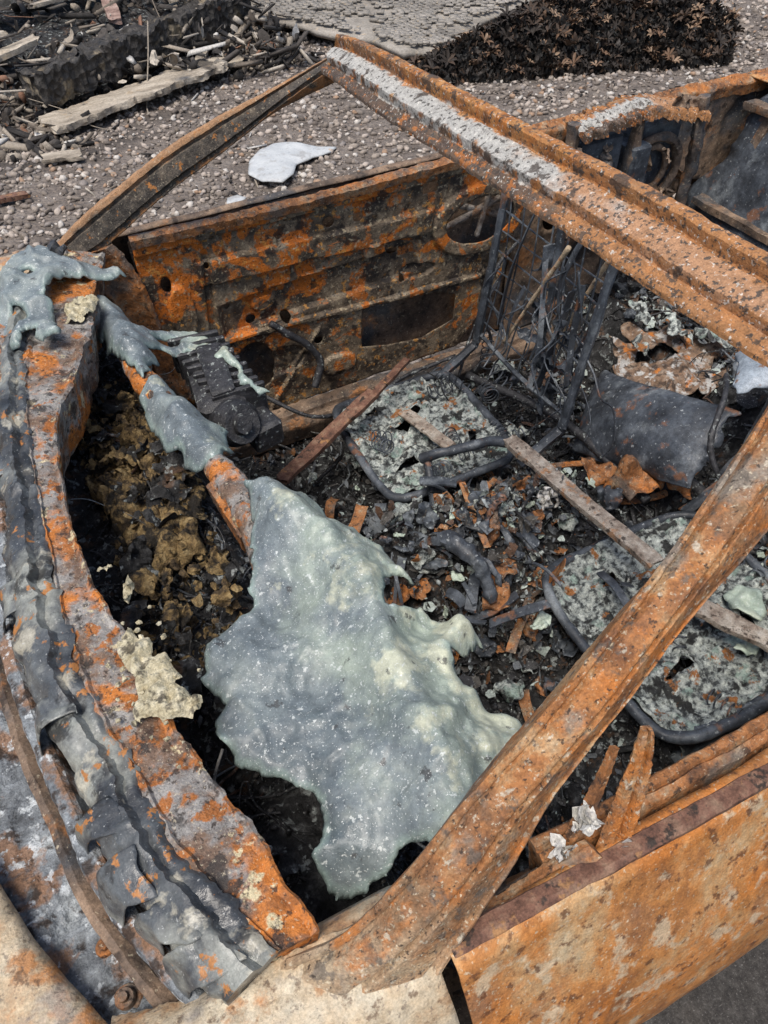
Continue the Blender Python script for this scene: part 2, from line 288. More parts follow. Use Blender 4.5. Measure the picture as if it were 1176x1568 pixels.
m_crust=mat('cream_crust',[(.3,(.30,.25,.15)),(.5,(.56,.50,.34)),(.7,(.68,.63,.48))],60,6,(1,1,1),[dict(c=(.06,.05,.04),s=45,lo=.56,hi=.62,m=.8)],(.8,1.),((120,1.,.006),))
m_steel=mat('blued_burnt_steel',[(.3,(.02,.022,.026)),(.5,(.05,.058,.07)),(.65,(.10,.115,.135)),(.8,(.20,.215,.23))],14,8,(1,1,1),[
 dict(c=(.20,.09,.045),s=17,lo=.59,hi=.65,m=.8),dict(c=(.40,.43,.44),s=110,lo=.62,hi=.68,m=.7),dict(c=(.28,.31,.33),s=9,lo=.54,hi=.66,m=.55)],(.35,.65),((60,.5,.004),(350,.4,.001)),spec=.45)
m_lightsteel=mat('ash_blue_plate',[(.3,(.2,.235,.27)),(.5,(.33,.38,.43)),(.7,(.46,.49,.52))],14,6,(1,1,1),[dict(c=(.2,.1,.05),s=30,lo=.6,hi=.66)],(.5,.8),((120,.5,.002),))
m_bar=mat('scorched_bar',[(.3,(.12,.09,.07)),(.45,(.28,.225,.18)),(.6,(.42,.37,.31)),(.75,(.50,.46,.41))],35,8,(1,1,1),[dict(c=DK,s=60,lo=.57,hi=.63,m=.85),dict(c=(.38,.17,.06),s=25,lo=.58,hi=.64,m=.7)],(.6,.9),((120,.8,.004),))
m_redwood=mat('scorched_red_strip',[(.3,(.07,.035,.025)),(.5,(.18,.09,.06)),(.7,(.28,.18,.12))],40,8,(1,1,1),[dict(c=DK,s=50,lo=.57,hi=.63),dict(c=(.34,.18,.08),s=30,lo=.59,hi=.64)],(.6,.9),((120,.7,.003),))
m_brown=mat('rear_brown_rust',[(.3,(.04,.034,.03)),(.45,(.14,.10,.073)),(.6,(.27,.185,.125)),(.75,(.36,.26,.18))],11,9,(1,1,1),[dict(c=(.06,.067,.075),s=5,lo=.51,hi=.60,m=.85),dict(c=(.42,.18,.06),s=12,lo=.57,hi=.65,m=.7),dict(c=CR,s=150,lo=.61,hi=.67,m=.6),dict(c=DK,s=40,lo=.58,hi=.65,m=.8)],(.5,.85),((60,.6,.005),(300,.6,.0015)))
m_plastic=mat('charred_plastic',[(.3,(.014,.014,.015)),(.6,(.04,.04,.044)),(.8,(.10,.10,.10))],60,6,(1,1,1),[dict(c=(.36,.39,.37),s=90,lo=.59,hi=.64,m=.7)],(.35,.65),((150,.7,.004),),spec=.5)
m_peb=mat('gravel_stones',[(0,(.14,.117,.10)),(.12,(.23,.195,.165)),(.34,(.34,.29,.245)),(.56,(.46,.395,.34)),(.74,(.27,.24,.22)),(.86,(.56,.52,.47)),(.95,(.37,.25,.17))],basemode='rnd',layers=[dict(c=(.16,.135,.11),s=60,lo=.55,hi=.66,m=.5)],bump=((150,.5,.003),),rough=(.75,.95),g=.2)
m_gr=mat('ground_earth',[(.3,(.11,.094,.08)),(.5,(.19,.16,.138)),(.7,(.28,.245,.215))],6,9,(1,1,1),[dict(c=(.04,.035,.032),s=1.2,lo=.56,hi=.68,m=.6)],(.85,1.),((45,.8,.02,'v'),(150,.7,.006)))
m_asph=mat('asphalt',[(.3,(.03,.028,.027)),(.5,(.05,.046,.043)),(.7,(.085,.08,.075))],80,8,(1,1,1),[dict(c=(.10,.085,.07),s=2.5,lo=.55,hi=.7,m=.6),dict(c=(.25,.24,.23),s=260,lo=.6,hi=.65,m=.5)],(.8,.97),((200,.8,.004),))
m_char=mat('alligator_char',[(.3,(.018,.016,.015)),(.5,(.05,.046,.042)),(.7,(.11,.10,.09))],25,8,(1,1,1),[dict(c=(.36,.29,.19),s=7,lo=.57,hi=.65,m=.65)],(.55,.9),((22,1.,.03,'v'),(120,.8,.006)))
m_wood=mat('weathered_wood',[(.28,(.15,.128,.10)),(.45,(.36,.31,.245)),(.6,(.50,.44,.355)),(.75,(.58,.52,.43))],14,9,(.25,1,1),[dict(c=(.035,.03,.027),s=4,lo=.57,hi=.65,m=.85),dict(c=(.38,.28,.17),s=12,lo=.58,hi=.66,m=.5)],(.75,.95),((60,.8,.008,'n',(.3,1,1)),))
m_redw=mat('reddish_wood',[(.3,(.14,.085,.07)),(.5,(.31,.21,.175)),(.7,(.43,.33,.28))],25,8,(.3,1,1),[dict(c=DK,s=9,lo=.6,hi=.66)],(.7,.9),((60,.7,.005),))
m_shin=mat('shingle',[(.3,(.18,.16,.138)),(.5,(.31,.285,.248)),(.7,(.43,.395,.35))],5,9,(1,1,1),[dict(c=(.08,.072,.065),s=3,lo=.58,hi=.7,m=.6),dict(c=(.45,.35,.23),s=25,lo=.6,hi=.66,m=.7)],(.8,.97),((90,.8,.006),))
m_leaf=mat('burnt_leaf',[(0,(.012,.011,.010)),(.5,(.028,.022,.018)),(.8,(.06,.04,.028)),(.91,(.15,.09,.055)),(.97,(.26,.18,.12))],basemode='rnd',rough=(.5,.9),g=0)
m_yard=mat('yard_debris_mix',[(0,(.03,.027,.025)),(.24,(.08,.07,.062)),(.42,(.18,.15,.12)),(.58,(.33,.285,.23)),(.76,(.48,.43,.36)),(.91,(.26,.14,.09)),(.95,(.62,.60,.56))],basemode='rnd',rough=(.6,.95),bump=((120,.8,.004),))
m_shard=mat('frosted_shard',[(.3,(.42,.44,.45)),(.6,(.56,.58,.58)),(.8,(.68,.68,.66))],8,5,(1,1,1),[dict(c=(.33,.32,.30),s=14,lo=.54,hi=.64,m=.6)],(.25,.5),((20,.4,.008),),g=.12)
# ------------------------------------------------------------------ car
car=bpy.data.objects.new('burnt_out_convertible_car',None);bpy.context.collection.objects.link(car)
loft('near_a_pillar',[(-.10,-.69,.79),(-.04,-.705,.835),(.009,-.716,.86),(.069,-.714,.91),(.144,-.694,.95),(.217,-.678,.99),(.293,-.657,1.03),(.375,-.63,1.07),(.50,-.58,1.12),(.60,-.535,1.15)],
 [(.02,-.80,.755),(.068,-.782,.805),(.107,-.767,.845),(.184,-.736,.89),(.236,-.713,.93),(.316,-.689,.98),(.395,-.665,1.03),(.494,-.642,1.08),(.60,-.61,1.125),(.70,-.575,1.15)],
 [(0,0),(.02,.006),(.07,.006),(.085,.001),(.11,.002),(.14,.013),(.40,.022),(.44,.021),(.46,.014),(.50,.014),(.53,.021),(.86,.009),(.88,.003),(.93,.003),(.95,.007),(1,.004),(.98,-.004),(.7,-.03),(.3,-.03),(.03,-.004)],230,90,m_pil,car,.0012,70,.018,1)
loft('windshield_header',[(.560,.56,1.140),(.557,.507,1.145),(.553,.3,1.148),(.560,.126,1.15),(.575,-.174,1.152),(.585,-.356,1.15),(.598,-.513,1.145),(.615,-.60,1.14)],
 [(.632,.575,1.160),(.632,.531,1.166),(.645,.3,1.174),(.650,.193,1.176),(.660,-.071,1.18),(.672,-.236,1.18),(.680,-.37,1.176),(.695,-.513,1.17),(.70,-.60,1.16)],
 [(0,-.010),(.02,-.004),(.10,.000),(.12,-.003),(.20,.001),(.24,-.006),(.28,-.006),(.31,.008),(.55,.012),(.68,.011),(.70,.006),(.73,.007),(.76,.024),(.80,.027),(.95,.022),(.97,.018),(1,.004),(.985,-.006),(.8,-.022),(.3,-.022),(.03,-.012)],320,100,m_head,car,.0014,80,.03,2)
loft('far_a_pillar',[(-.03,.74,.82),(.04,.72,.88),(.10,.705,.92),(.189,.69,.969),(.28,.667,1.02),(.371,.64,1.061),(.495,.595,1.111),(.61,.555,1.155)],
 [(-.02,.70,.80),(.05,.70,.815),(.115,.695,.845),(.185,.68,.89),(.266,.66,.94),(.368,.63,.997),(.486,.58,1.076),(.575,.535,1.130)],
 [(0,0),(.05,.008),(.18,.010),(.20,.002),(.28,.002),(.31,.010),(.78,.012),(.80,.003),(.92,.004),(.95,.008),(1,0),(.95,-.02),(.5,-.03),(.05,-.02)],170,60,m_farp,car,.0014,70,.03,3,ref=(-.3,-.6,.6))
C1=[(-.02,.70,.85),(-.10,.56,.85),(-.155,.362,.84),(-.184,.116,.84),(-.201,-.092,.84),(-.209,-.217,.84),(-.197,-.351,.84),(-.179,-.453,.84),(-.164,-.542,.84),(-.145,-.60,.84),(-.118,-.665,.84),(-.095,-.715,.838)]
C2=[(.02,.69,.855),(-.05,.55,.855),(-.101,.405,.855),(-.132,.20,.853),(-.142,.03,.852),(-.146,-.13,.85),(-.150,-.242,.85),(-.141,-.377,.85),(-.119,-.473,.85),(-.101,-.563,.85),(-.075,-.629,.85),(-.04,-.70,.85)]
C3=[(.09,.68,.83),(.05,.56,.83),(.02,.444,.83),(-.045,.257,.84),(-.092,.138,.842),(-.108,-.02,.842),(-.110,-.12,.842),(-.098,-.24,.842),(-.076,-.328,.84),(-.062,-.454,.838),(-.040,-.522,.838),(-.022,-.592,.838),(-.012,-.643,.838),(.0,-.70,.84)]
loft('cowl_shelf',C2,C3,[(-.5,-.01),(0,.0),(.08,.005),(.12,.0),(.6,.003),(.85,.0),(.90,.008),(1,.007),(1.02,-.02),(1.03,-.10),(.95,-.11),(.9,-.02),(0,-.012)],320,60,m_shelf,car,.003,40,.12,4,cr=.002)
loft('melted_windshield_seal',C1,[(x+.006,y,z) for x,y,z in C2],[(-.10,-.055),(-.04,-.012),(.05,.004),(.3,.015),(.62,.019),(.70,.006),(.9,.007),(1,.0),(.9,-.006),(.3,-.004),(.05,-.03)],420,60,m_seal,car,.006,15,.24,5,sharp=50,cr=.005)
off=lambda P,dx,dz:[(x+dx,y,z+dz) for x,y,z in P]
loft('firewall_flange',off(C1,-.028,-.035),off(C1,-.006,-.03),[(0,0),(.2,.006),(.8,.006),(1,0),(1,-.05),(.8,-.05),(.7,-.008),(.2,-.008)],260,28,m_plen,car,.003,50,.12,6)
loft('firewall_wall',off(C1,-.045,-.10),off(C1,.03,-.02),[(0,0),(1,0)],240,20,m_plen,car,.012,30,.0,7,closed=False)
loft('lower_firewall_rib',off(C1,-.050,-.075),off(C1,-.030,-.065),[(0,0),(.3,.010),(.7,.010),(1,0),(.8,-.01),(.2,-.01)],200,20,m_brown,car,.003,50,.12,8)
loft('plenum_tray',off(C1,-.27,-.10),off(C1,-.04,-.10),[(0,0),(1,0)],240,90,m_plen,car,.025,18,.0,9,closed=False)
sealx=lambda y:np.interp(-y,[-.4,-.1,.2,.3,.45,.54,.6,.66,.72],[-.15,-.185,-.205,-.2,-.18,-.165,-.15,-.12,-.09])
# torn thin sheets of seal hanging over the front edge
a=Acc()
for k,(y0,wd,ln) in enumerate(((-.70,.05,.075),(-.655,.035,.10),(-.60,.045,.06),(-.53,.03,.05),(-.40,.05,.035),(-.20,.04,.03),(.05,.05,.03),(.25,.03,.035))):
    def fl(u,v,e,y0=y0,ln=ln,k=k):
        x0=sealx(y0+u)+.03;dn=np.clip(v/ln,0,1)
        X_=x0-.055*np.sin(dn*1.5)-.01*fbm(np.c_[u,v,u*0+k],30,3,k);Z_=.862-.030*dn**2-ln*.9*smooth(.45,1,dn)+.010*fbm(np.c_[u,v,u*0+k],22,3,k+3)
        return np.c_[X_,y0+u+.012*fbm(np.c_[u,v,u*0+k],16,2,k+7),Z_]
    gsheet('',[(0,0),(wd,0),(wd*.9,ln*.6),(wd*.6,ln*1.05),(wd*.35,ln*.8),(wd*.05,ln)],fl,.0025,None,None,rag=.010,rscale=35,seed=k+200,acc=a)
a.build('seal_flaps',m_seal,car,smooth=True,sharp=60,solid=.0015)
a=Acc()
for (x,y,z) in [(-.195,-.642,.735),(-.203,-.588,.735),(-.185,-.675,.745)]:
    th=np.arange(20)*2*math.pi/20
    for r,h0,h1 in((.015,-.03,.0),(.010,.0,.010),(.005,.010,.016)):
        ring0=lambda rr,h:np.c_[x+np.cos(th)*rr,y+np.sin(th)*rr,z+h+0*th]
        V=np.vstack([ring0(r,h0),ring0(r,h1-.002),ring0(r*.9,h1),ring0(r*.01,h1)]);q=[]
        for l in range(3):
            for j in range(20): q.append((l*20+j,l*20+(j+1)%20,(l+1)*20+(j+1)%20,(l+1)*20+j))
        a.add(V,q)
a.build('strut_bolts',m_rust,car,smooth=True,sharp=35)
def hoodfn(x,y,e): return np.c_[x,y,.765+.03*(1-(y/.75)**2)-.06*np.clip(-x-.5,0,1)+fbm(np.c_[x,y,x*0],5,3,3)*.006-np.exp(-e/.012)*.012]
gsheet('hood',[(-.205,-.675),(-.232,-.62),(-.262,-.554),(-.291,-.476),(-.335,-.30),(-.36,0),(-.335,.3),(-.26,.55),(-.205,.675),(-.6,.68),(-1.15,.6),(-1.25,0),(-1.15,-.6),(-.6,-.68)],hoodfn,.012,m_fen,car,rag=.003,thick=.004)
def sidefn(sg,prof,dz=0):
    pr=np.array(prof,float);L=np.r_[0,np.cumsum(np.linalg.norm(np.diff(pr,axis=0),axis=1))]
    def fn(x,s,e):
        y=np.interp(s,L,pr[:,0]);z=np.interp(s,L,pr[:,1])+dz
        tap=1-.10*np.clip((np.abs(x-.6)-1.2)/1.0,0,1)**2
        n=fbm(np.c_[x,y,z],6,4,5)*.006
        return np.c_[x,(y+n)*sg*tap,z+fbm(np.c_[x,y,z],9,3,8)*.003-.02*np.clip(-x-.3,0,2)*(z>.6)]
    return fn,L[-1]
dprof=[(.755,.842),(.770,.848),(.786,.840),(.795,.815),(.815,.775),(.845,.71),(.868,.64),(.880,.56),(.880,.46),(.872,.36),(.855,.26),(.835,.20)]
fprof=[(.685,.800),(.70,.822),(.735,.834),(.770,.832),(.792,.81),(.815,.77),(.845,.71),(.868,.64),(.880,.56),(.880,.46),(.872,.36),(.855,.26),(.835,.20)]
def arch(cx,s0,s1,r,x0,x1):
    th=np.linspace(0,math.pi,12);A=[(cx+r*math.cos(t),s1-r*.95*math.sin(t)) for t in th]
    return [(x0,s0),(x1,s0),(x1,s1)]+A+[(x0,s1)]
for sg,nm,dz in((-1,'near',0),(1,'far',-.018)):
    mt=m_skin if sg<0 else m_brown
    fn,L=sidefn(sg,dprof,dz);gsheet(nm+'_door_outer_skin',[(.098,0),(1.18,0),(1.20,.3),(1.16,L),(.098,L)],fn,.010,mt,car,rag=.0025,seed=4,thick=.004)
    fn,L=sidefn(sg,fprof);gsheet(nm+'_fender',arch(-.72,0,L,.34,-1.35,.086),fn,.010,m_fen,car,rag=.002,seed=5,thick=.004)
    fn,L=sidefn(sg,dprof,dz);gsheet(nm+'_rear_quarter',arch(1.85,0,L,.34,1.20,2.6),fn,.014,mt,car,rag=.003,seed=6,thick=.004)
loft('near_cowl_corner',[(-.20,-.66,.78),(-.10,-.69,.815),(-.02,-.70,.835),(.05,-.71,.845)],[(-.20,-.71,.825),(-.10,-.735,.832),(-.0,-.745,.834),(.07,-.76,.838)],[(0,-.02),(.05,.0),(.5,.006),(1,.0),(.95,-.02),(.5,-.02)],60,24,m_fen,car,.004,30,.1,11)
loft('far_cowl_corner',[(-.20,.66,.78),(-.10,.69,.815),(-.02,.70,.835),(.10,.70,.845)],[(-.20,.71,.825),(-.10,.735,.832),(-.0,.745,.834),(.12,.76,.838)],[(0,-.02),(.05,.0),(.5,.006),(1,.0),(.95,-.02),(.5,-.02)],60,24,m_fen,car,.004,30,.1,12)
loft('near_door_belt_rail',[(.10,-.752,.840),(.475,-.764,.842),(1.18,-.766,.842)],[(.10,-.776,.846),(.475,-.786,.848),(1.18,-.788,.848)],[(0,0),(.2,.006),(.8,.006),(1,0),(.9,-.008),(.1,-.02)],160,20,m_redwood,car,.0015,60,.06,13)
loft('near_door_inner_rail',[(.22,-.715,.825),(.428,-.720,.832),(.8,-.722,.832),(1.18,-.722,.832)],[(.22,-.742,.83),(.428,-.748,.84),(.8,-.75,.84),(1.18,-.75,.84)],[(0,-.09),(0,0),(.12,.006),(.45,.006),(.5,0),(.6,.0),(.65,.007),(.95,0),(1,-.06),(.9,-.06),(.85,-.005),(.1,-.005),(.1,-.09)],200,50,m_rust,car,.003,50,.08,14)
loft('mirror_post',[(.262,-.760,.82),(.285,-.742,.87),(.318,-.718,.935),(.330,-.708,.955)],[(.300,-.766,.82),(.318,-.75,.87),(.338,-.722,.935),(.340,-.712,.955)],[(0,0),(.1,.006),(.4,.006),(.45,-.002),(.6,-.002),(.65,.006),(.9,.006),(1,0),(.9,-.004),(.1,-.004)],70,36,m_pil,car,.002,60,.08,15,ref=(0,-1,.5))
loft('mirror_bracket_plate',[(.235,-.735,.82),(.268,-.722,.88),(.300,-.705,.945)],[(.262,-.745,.82),(.283,-.73,.88),(.306,-.712,.945)],[(0,0),(.5,.005),(1,0),(.5,-.003)],60,20,m_rust,car,.002,60,.1,16,ref=(0,-1,.5))
loft('mirror_bracket_arm',[(.12,-.742,.80),(.18,-.742,.82),(.26,-.745,.855)],[(.13,-.766,.80),(.19,-.764,.815),(.27,-.765,.845)],[(0,0),(.2,.008),(.8,.008),(1,0),(.5,-.012)],60,20,m_rust,car,.003,50,.1,17)
a=Acc()
for c,n,s in(((.262,-.735,.885),26,.008),((.240,-.748,.84),30,.008),((.296,-.765,.835),14,.006)):
    p=np.array(c)+rng.normal(0,.006,(n,3));scat(a,FLV,FLF,p,rng.uniform(.5,1.2,n)*s)
a.build('ash_residue_clump',m_ashw,car)
def farfn(x,z,e):
    p=np.c_[x,z,x*0]
    r=.012*smooth(.80,.806,z)*-1
    r+=-.013*smooth(.0,.005,.030-np.abs(z-(.715-.03*(x-.5))))*smooth(.27,.29,x)*smooth(.90,.88,x)
    r+=.016*smooth(.0,.007,.048-np.abs(z-(.60+.06*(x-.6))))*smooth(.30,.32,x)*smooth(.86,.84,x)
    dd=np.hypot((x-1.03)/.135,(z-.67)/.09);r+=-.014*smooth(1.06,1.0,dd)
    r+=-.010*smooth(.0,.004,.008-np.abs(z-(.525-.04*(x-.5))))*smooth(.2,.22,x)*smooth(1.1,1.05,x)
    r+=.010*smooth(.0,.005,.012-np.abs(x-.275-.1*(z-.5)))*smooth(.78,.75,z)
    r+=-.008*smooth(.0,.004,.007-np.abs((x-.50)-.8*(z-.42)))*smooth(.50,.48,z)
    for cx,cz,rx,rz,h in((.55,.67,.05,.022,.01),(.72,.665,.03,.02,-.01),(.45,.42,.06,.04,.012),(.60,.36,.05,.03,-.012),(.85,.57,.05,.02,.01),(.22,.64,.03,.07,-.012),(.22,.42,.03,.06,.012),(1.08,.50,.03,.06,.012),(.42,.60,.03,.02,-.01),(.36,.80,.05,.008,.006),(.75,.79,.06,.008,.006)):
        r+=h*smooth(1.08,.94,np.hypot((x-cx)/rx,(z-cz)/rz))
    r+=fbm(p,4,2,31)*.006+crease(p,6,35,7)*.0015+fbm(p,40,4,33)*.0016
    return np.c_[x,.700+r,z]
o=gsheet('far_door_inner_panel',[(.150,.85),(.27,.845),(.512,.832),(.711,.838),(.94,.842),(1.16,.835),(1.165,.72),(1.135,.523),(1.08,.40),(.982,.29),(.682,.28),(.42,.265),(.25,.26),(.17,.40),(.148,.659)],farfn,.0042,m_door,car,
 holes=[el(1.03,.672,.105,.062),[(.672,.39),(.68,.505),(.72,.517),(.80,.50),(.90,.49),(.97,.465),(.966,.385),(.86,.357),(.75,.37)],[(.862,.772),(.905,.772),(.905,.805),(.862,.805)],el(.608,.765,.015,.013),el(.685,.760,.014,.012),el(.382,.561,.014,.013),el(.471,.543,.014,.013),el(.37,.43,.055,.075),
 [(1.09,.745),(1.12,.745),(1.12,.79),(1.09,.79)],el(.80,.56,.010,.008),el(.30,.74,.008,.008),el(.95,.80,.008,.007),el(.56,.60,.008,.008),el(.25,.80,.007,.007),el(.20,.72,.012,.02),el(.48,.76,.007,.007),el(.78,.64,.018,.009),el(.33,.62,.009,.014),el(.55,.45,.012,.012),el(.60,.33,.02,.010)],rag=.004,seed=21,thick=.003,sharp=30)
zz=np.empty(len(o.data.vertices)*3,np.float32);o.data.vertices.foreach_get('co',zz);at=o.data.attributes.new('gz','FLOAT','POINT');zz=zz.reshape(-1,3);at.data.foreach_set('value',np.ascontiguousarray(zz[:,2]-.22*(zz[:,0]-.4),dtype=np.float32))
gsheet('far_door_cavity_back',[(.15,.25),(1.17,.25),(1.17,.82),(.15,.82)],lambda x,z,e:np.c_[x,.762+fbm(np.c_[x,z,x*0],8,3,2)*.02,z],.02,m_brown,car,rag=0)
a=Acc()
for P in([(.94,.745,.72),(1.12,.745,.64)],[(.93,.74,.64),(1.12,.74,.69)],[(1.05,.735,.60),(1.09,.735,.74)]): V,q,t=tubegeo(P,.009,6,20,jit=.003);a.add(V,q,t)
a.build('window_regulator_arms',m_bar,car,smooth=True)
loft('far_door_belt_lip',[(.15,.676,.846),(.5,.674,.836),(.94,.674,.843),(1.16,.676,.839)],[(.15,.70,.850),(.5,.70,.842),(.94,.70,.849),(1.16,.70,.846)],[(0,-.02),(0,0),(.5,.003),(1,0),(1,-.02),(.5,-.004)],200,24,m_rust,car,.003,50,.25,22)
loft('far_a_post_inner',[(-.02,.70,.82),(.05,.695,.75),(.10,.69,.60),(.12,.69,.40)],[(.12,.69,.845),(.15,.685,.76),(.165,.685,.62),(.19,.68,.42)],[(0,0),(.1,.01),(.3,0),(.7,.004),(.88,.012),(1,0),(.9,-.01),(.1,-.01)],100,40,m_rust,car,.006,25,.05,23,ref=(0,-1,0))
for sg,nm in((1,'far'),(-1,'near')):
    loft(nm+'_sill',[(.1,sg*.62,.25),(1.3,sg*.62,.25)],[(.1,sg*.70,.27),(1.3,sg*.70,.27)],[(0,-.06),(0,0),(.15,.012),(.4,.006),(.45,.018),(.6,.02),(.9,.016),(1,0),(1,-.08)],200,46,m_brown,car,.006,40,.05,24+sg)
gsheet('near_door_inner_panel',[(.15,.25),(1.17,.25),(1.17,.80),(.15,.80)],lambda x,z,e:np.c_[x,-.735+fbm(np.c_[x,z,x*0],8,4,2)*.015,z],.012,m_brown,car,holes=[el(.4,.5,.07,.08),el(.8,.5,.15,.08)],rag=.003,thick=.003)
def FH(x,y):
    p=np.stack([x,y,x*0],-1)
    z=.19+.13*np.exp(-(y/.13)**2)+0*x
    z=z+.14*smooth(1.25,1.42,x)
    z=z+.12*np.exp(-((x-.62)/.15)**2-((y+.06)/.13)**2)
    z=z+.08*np.exp(-((x-.42)/.12)**2-((y-.0)/.2)**2)
    cav=smooth(.20,.08,x)
    z=z*(1-cav)+(.62+.06*fbm(p,7,2,91))*cav
    return z+fbm(p,9,5,77)*.06+np.abs(fbm(p,30,4,78))*.025
nx,ny=330,240
gx,gy=np.meshgrid(np.linspace(-.15,2.2,nx),np.linspace(-.705,.705,ny),indexing='ij')
V=np.stack([gx,gy,FH(gx,gy)],-1).reshape(-1,3);i,j=np.meshgrid(np.arange(nx-1),np.arange(ny-1),indexing='ij')
rebuild('charred_interior_floor',V,np.stack([i*ny+j,(i+1)*ny+j,(i+1)*ny+j+1,i*ny+j+1],-1).reshape(-1,4),None,m_charm,car,True)
def foamfn(x,y,e): 
    p=np.c_[x,y,x*0];return np.c_[x,y,.672+fbm(p,9,3,41)*.04+fbm(p,40,4,43,.65)*.045+crease(p,18,44,3)*.014-np.exp(-e/.02)*.03]
gsheet('burnt_foam_insulation',[(-.07,.02),(-.085,.20),(-.04,.36),(.03,.40),(.06,.28),(.08,.14),(.05,-.04),(-.02,-.06)],foamfn,.003,m_foamy,car,rag=.04,rscale=18,seed=44,thick=.01,sharp=40,holes=[el(.01,.13,.018,.03),el(-.03,.26,.012,.02)])
a=Acc();n=700
p=np.c_[rng.uniform(-.09,.08,n),rng.uniform(-.3,.45,n),rng.uniform(.64,.70,n)];scat(a,FLV,FLF,p,rng.uniform(.003,.010,n),jit=.35)
for k in range(14): crumple(a,(rng.uniform(-.06,.07),rng.uniform(-.2,.42),.68),rng.uniform(.015,.035),.6,.7)
a.build('foam_crumbs',m_foamy,car)
a=Acc()
for k in range(36): crumple(a,(rng.uniform(-.08,.10),rng.uniform(-.62,.45),.665+rng.random()*.02),rng.uniform(.02,.05),.5,.8,.6)
a.build('charred_dash_scraps',m_charm,car,smooth=True,sharp=40)
def crustfn(z0):
    return lambda x,y,e:np.c_[x,y,z0+.010*np.abs(fbm(np.c_[x,y,x*0],60,4,3))+.008*fbm(np.c_[x,y,x*0],110,3,5)-np.exp(-e/.003)*.006]
a=Acc()
gsheet('',[(-.095,-.315),(-.075,-.30),(-.06,-.35),(-.045,-.38),(-.028,-.43),(-.045,-.45),(-.07,-.43),(-.085,-.42),(-.10,-.43),(-.09,-.38)],crustfn(.862),.0022,None,None,rag=.016,rscale=60,seed=3,acc=a)
gsheet('',[(-.03,.43),(.0,.42),(.03,.45),(.035,.49),(.01,.50),(-.02,.48)],crustfn(.850),.0025,None,None,rag=.018,rscale=60,seed=4,acc=a)
n=60;scat(a,IV,IF,np.array((-.075,-.385,.858))+rng.normal(0,1,(n,3))*(.022,.05,.002),rng.uniform(.0015,.004,n),jit=.35)
crumple(a,(-.062,-.245,.87),.022,.6,1.2,.4);crumple(a,(-.085,-.20,.862),.012,.5)
a.build('cream_insulation_crust',m_crust,car,smooth=True,sharp=40)
V,q,t=tubegeo([(.02,.66,.76),(.04,.591,.765),(.062,.447,.77),(.066,.281,.77),(.089,.165,.77),(.11,.042,.77),(.124,-.082,.765),(.125,-.15,.74),(.12,-.22,.69),(.10,-.35,.66),(.08,-.62,.66)],.023,18,180,jit=.010)
rebuild('dash_cross_tube',V,q,t,m_shelf,car,True)
loft('dash_tube_bracket',[(.085,-.02,.755),(.10,-.13,.735)],[(.15,-.02,.765),(.155,-.13,.74)],[(0,-.03),(.05,.02),(.5,.03),(.95,.02),(1,-.03),(.9,-.03)],50,24,m_rust,car,.004,30,.05,33)
a=Acc()
def obox(c,hs,ang,acc,bev=.004,r=None):
    hx,hy,hz=hs;b=bev;rows=[]
    for z,ins in((-hz,b),(-hz+b,0),(hz-b,0),(hz,b)):
        X=hx-ins;Y=hy-ins;rows+=[(-X,-Y+b,z),(-X+b,-Y,z),(X-b,-Y,z),(X,-Y+b,z),(X,Y-b,z),(X-b,Y,z),(-X+b,Y,z),(-X,Y-b,z)]
    V=np.array(rows);ca,sa=math.cos(ang),math.sin(ang);V=np.c_[V[:,0]*ca-V[:,1]*sa,V[:,0]*sa+V[:,1]*ca,V[:,2]]+np.array(c)
    q=[]
    for l in range(3):
        for j in range(8): q.append((l*8+j,l*8+(j+1)%8,(l+1)*8+(j+1)%8,(l+1)*8+j))
    t=[]
    for l in(0,3):
        for j in range(1,7): t.append((l*8,l*8+j,l*8+j+1))
    acc.add(V,q,t,r)
obox((.195,.33,.68),(.045,.12,.05),-.12,a,.012)
for k in range(9): obox((.192+.003*k,.44-.026*k,.70),(.052,.005,.040),-.12,a,.002)
obox((.20,.31,.735),(.025,.08,.012),-.12,a)
V,q,t=tubegeo([(.19,.215,.685),(.195,.185,.70),(.198,.165,.712)],[.045,.045,.036],22,8,False);a.add(V,q,t)
V,q,t=tubegeo([(.197,.170,.709),(.20,.150,.720)],[.020,.016],16,4,False);a.add(V,q,t)
obox((.235,.21,.66),(.03,.05,.03),.2,a,.006)
for v in a.v: v+=np.stack([fbm(v,30,3,4),fbm(v,30,3,5),fbm(v,30,3,6)],1)*.006
a.build('blower_unit',m_plastic,car,smooth=True,sharp=35)
ridge=np.array([(.10,-.0),(.165,-.12),(.205,-.25),(.215,-.36),(.20,-.47),(.185,-.58),(.18,-.70)])
def drape(x,y,e):
    P=np.c_[x,y];d,b=nearest(P,np.vstack([ridge,ridge[::-1]]));sd_=x-b[:,0];R=smooth(-.01,.03,sd_)
    z=.785+.048*np.exp(-(d/.050)**2)-R*.50*d-(1-R)*.12*d
    z+=.016*smooth(.1,.0,np.hypot(x-.02,y+.30))-.014*smooth(.05,.0,np.hypot(x-.10,y+.42))
    p=np.c_[x,y,x*0];z+=fbm(p,10,2,51)*.024+(.35+.65*R)*(fbm(p,22,3,53)*.028)+(.3+.7*R)*crease(p,10,57,3)*.011+crease(p,24,59,4)*.0035+fbm(p,60,3,54)*.003
    z+=.05*smooth(.05,.0,np.hypot((x-.315)/1.2,y+.43))
    z-=np.exp(-e/.007)*.013*(1+.8*fbm(p,30,2,55))
    z-=.05*smooth(-.60,-.66,y)*smooth(.12,.02,x)
    return np.c_[x,y,z]
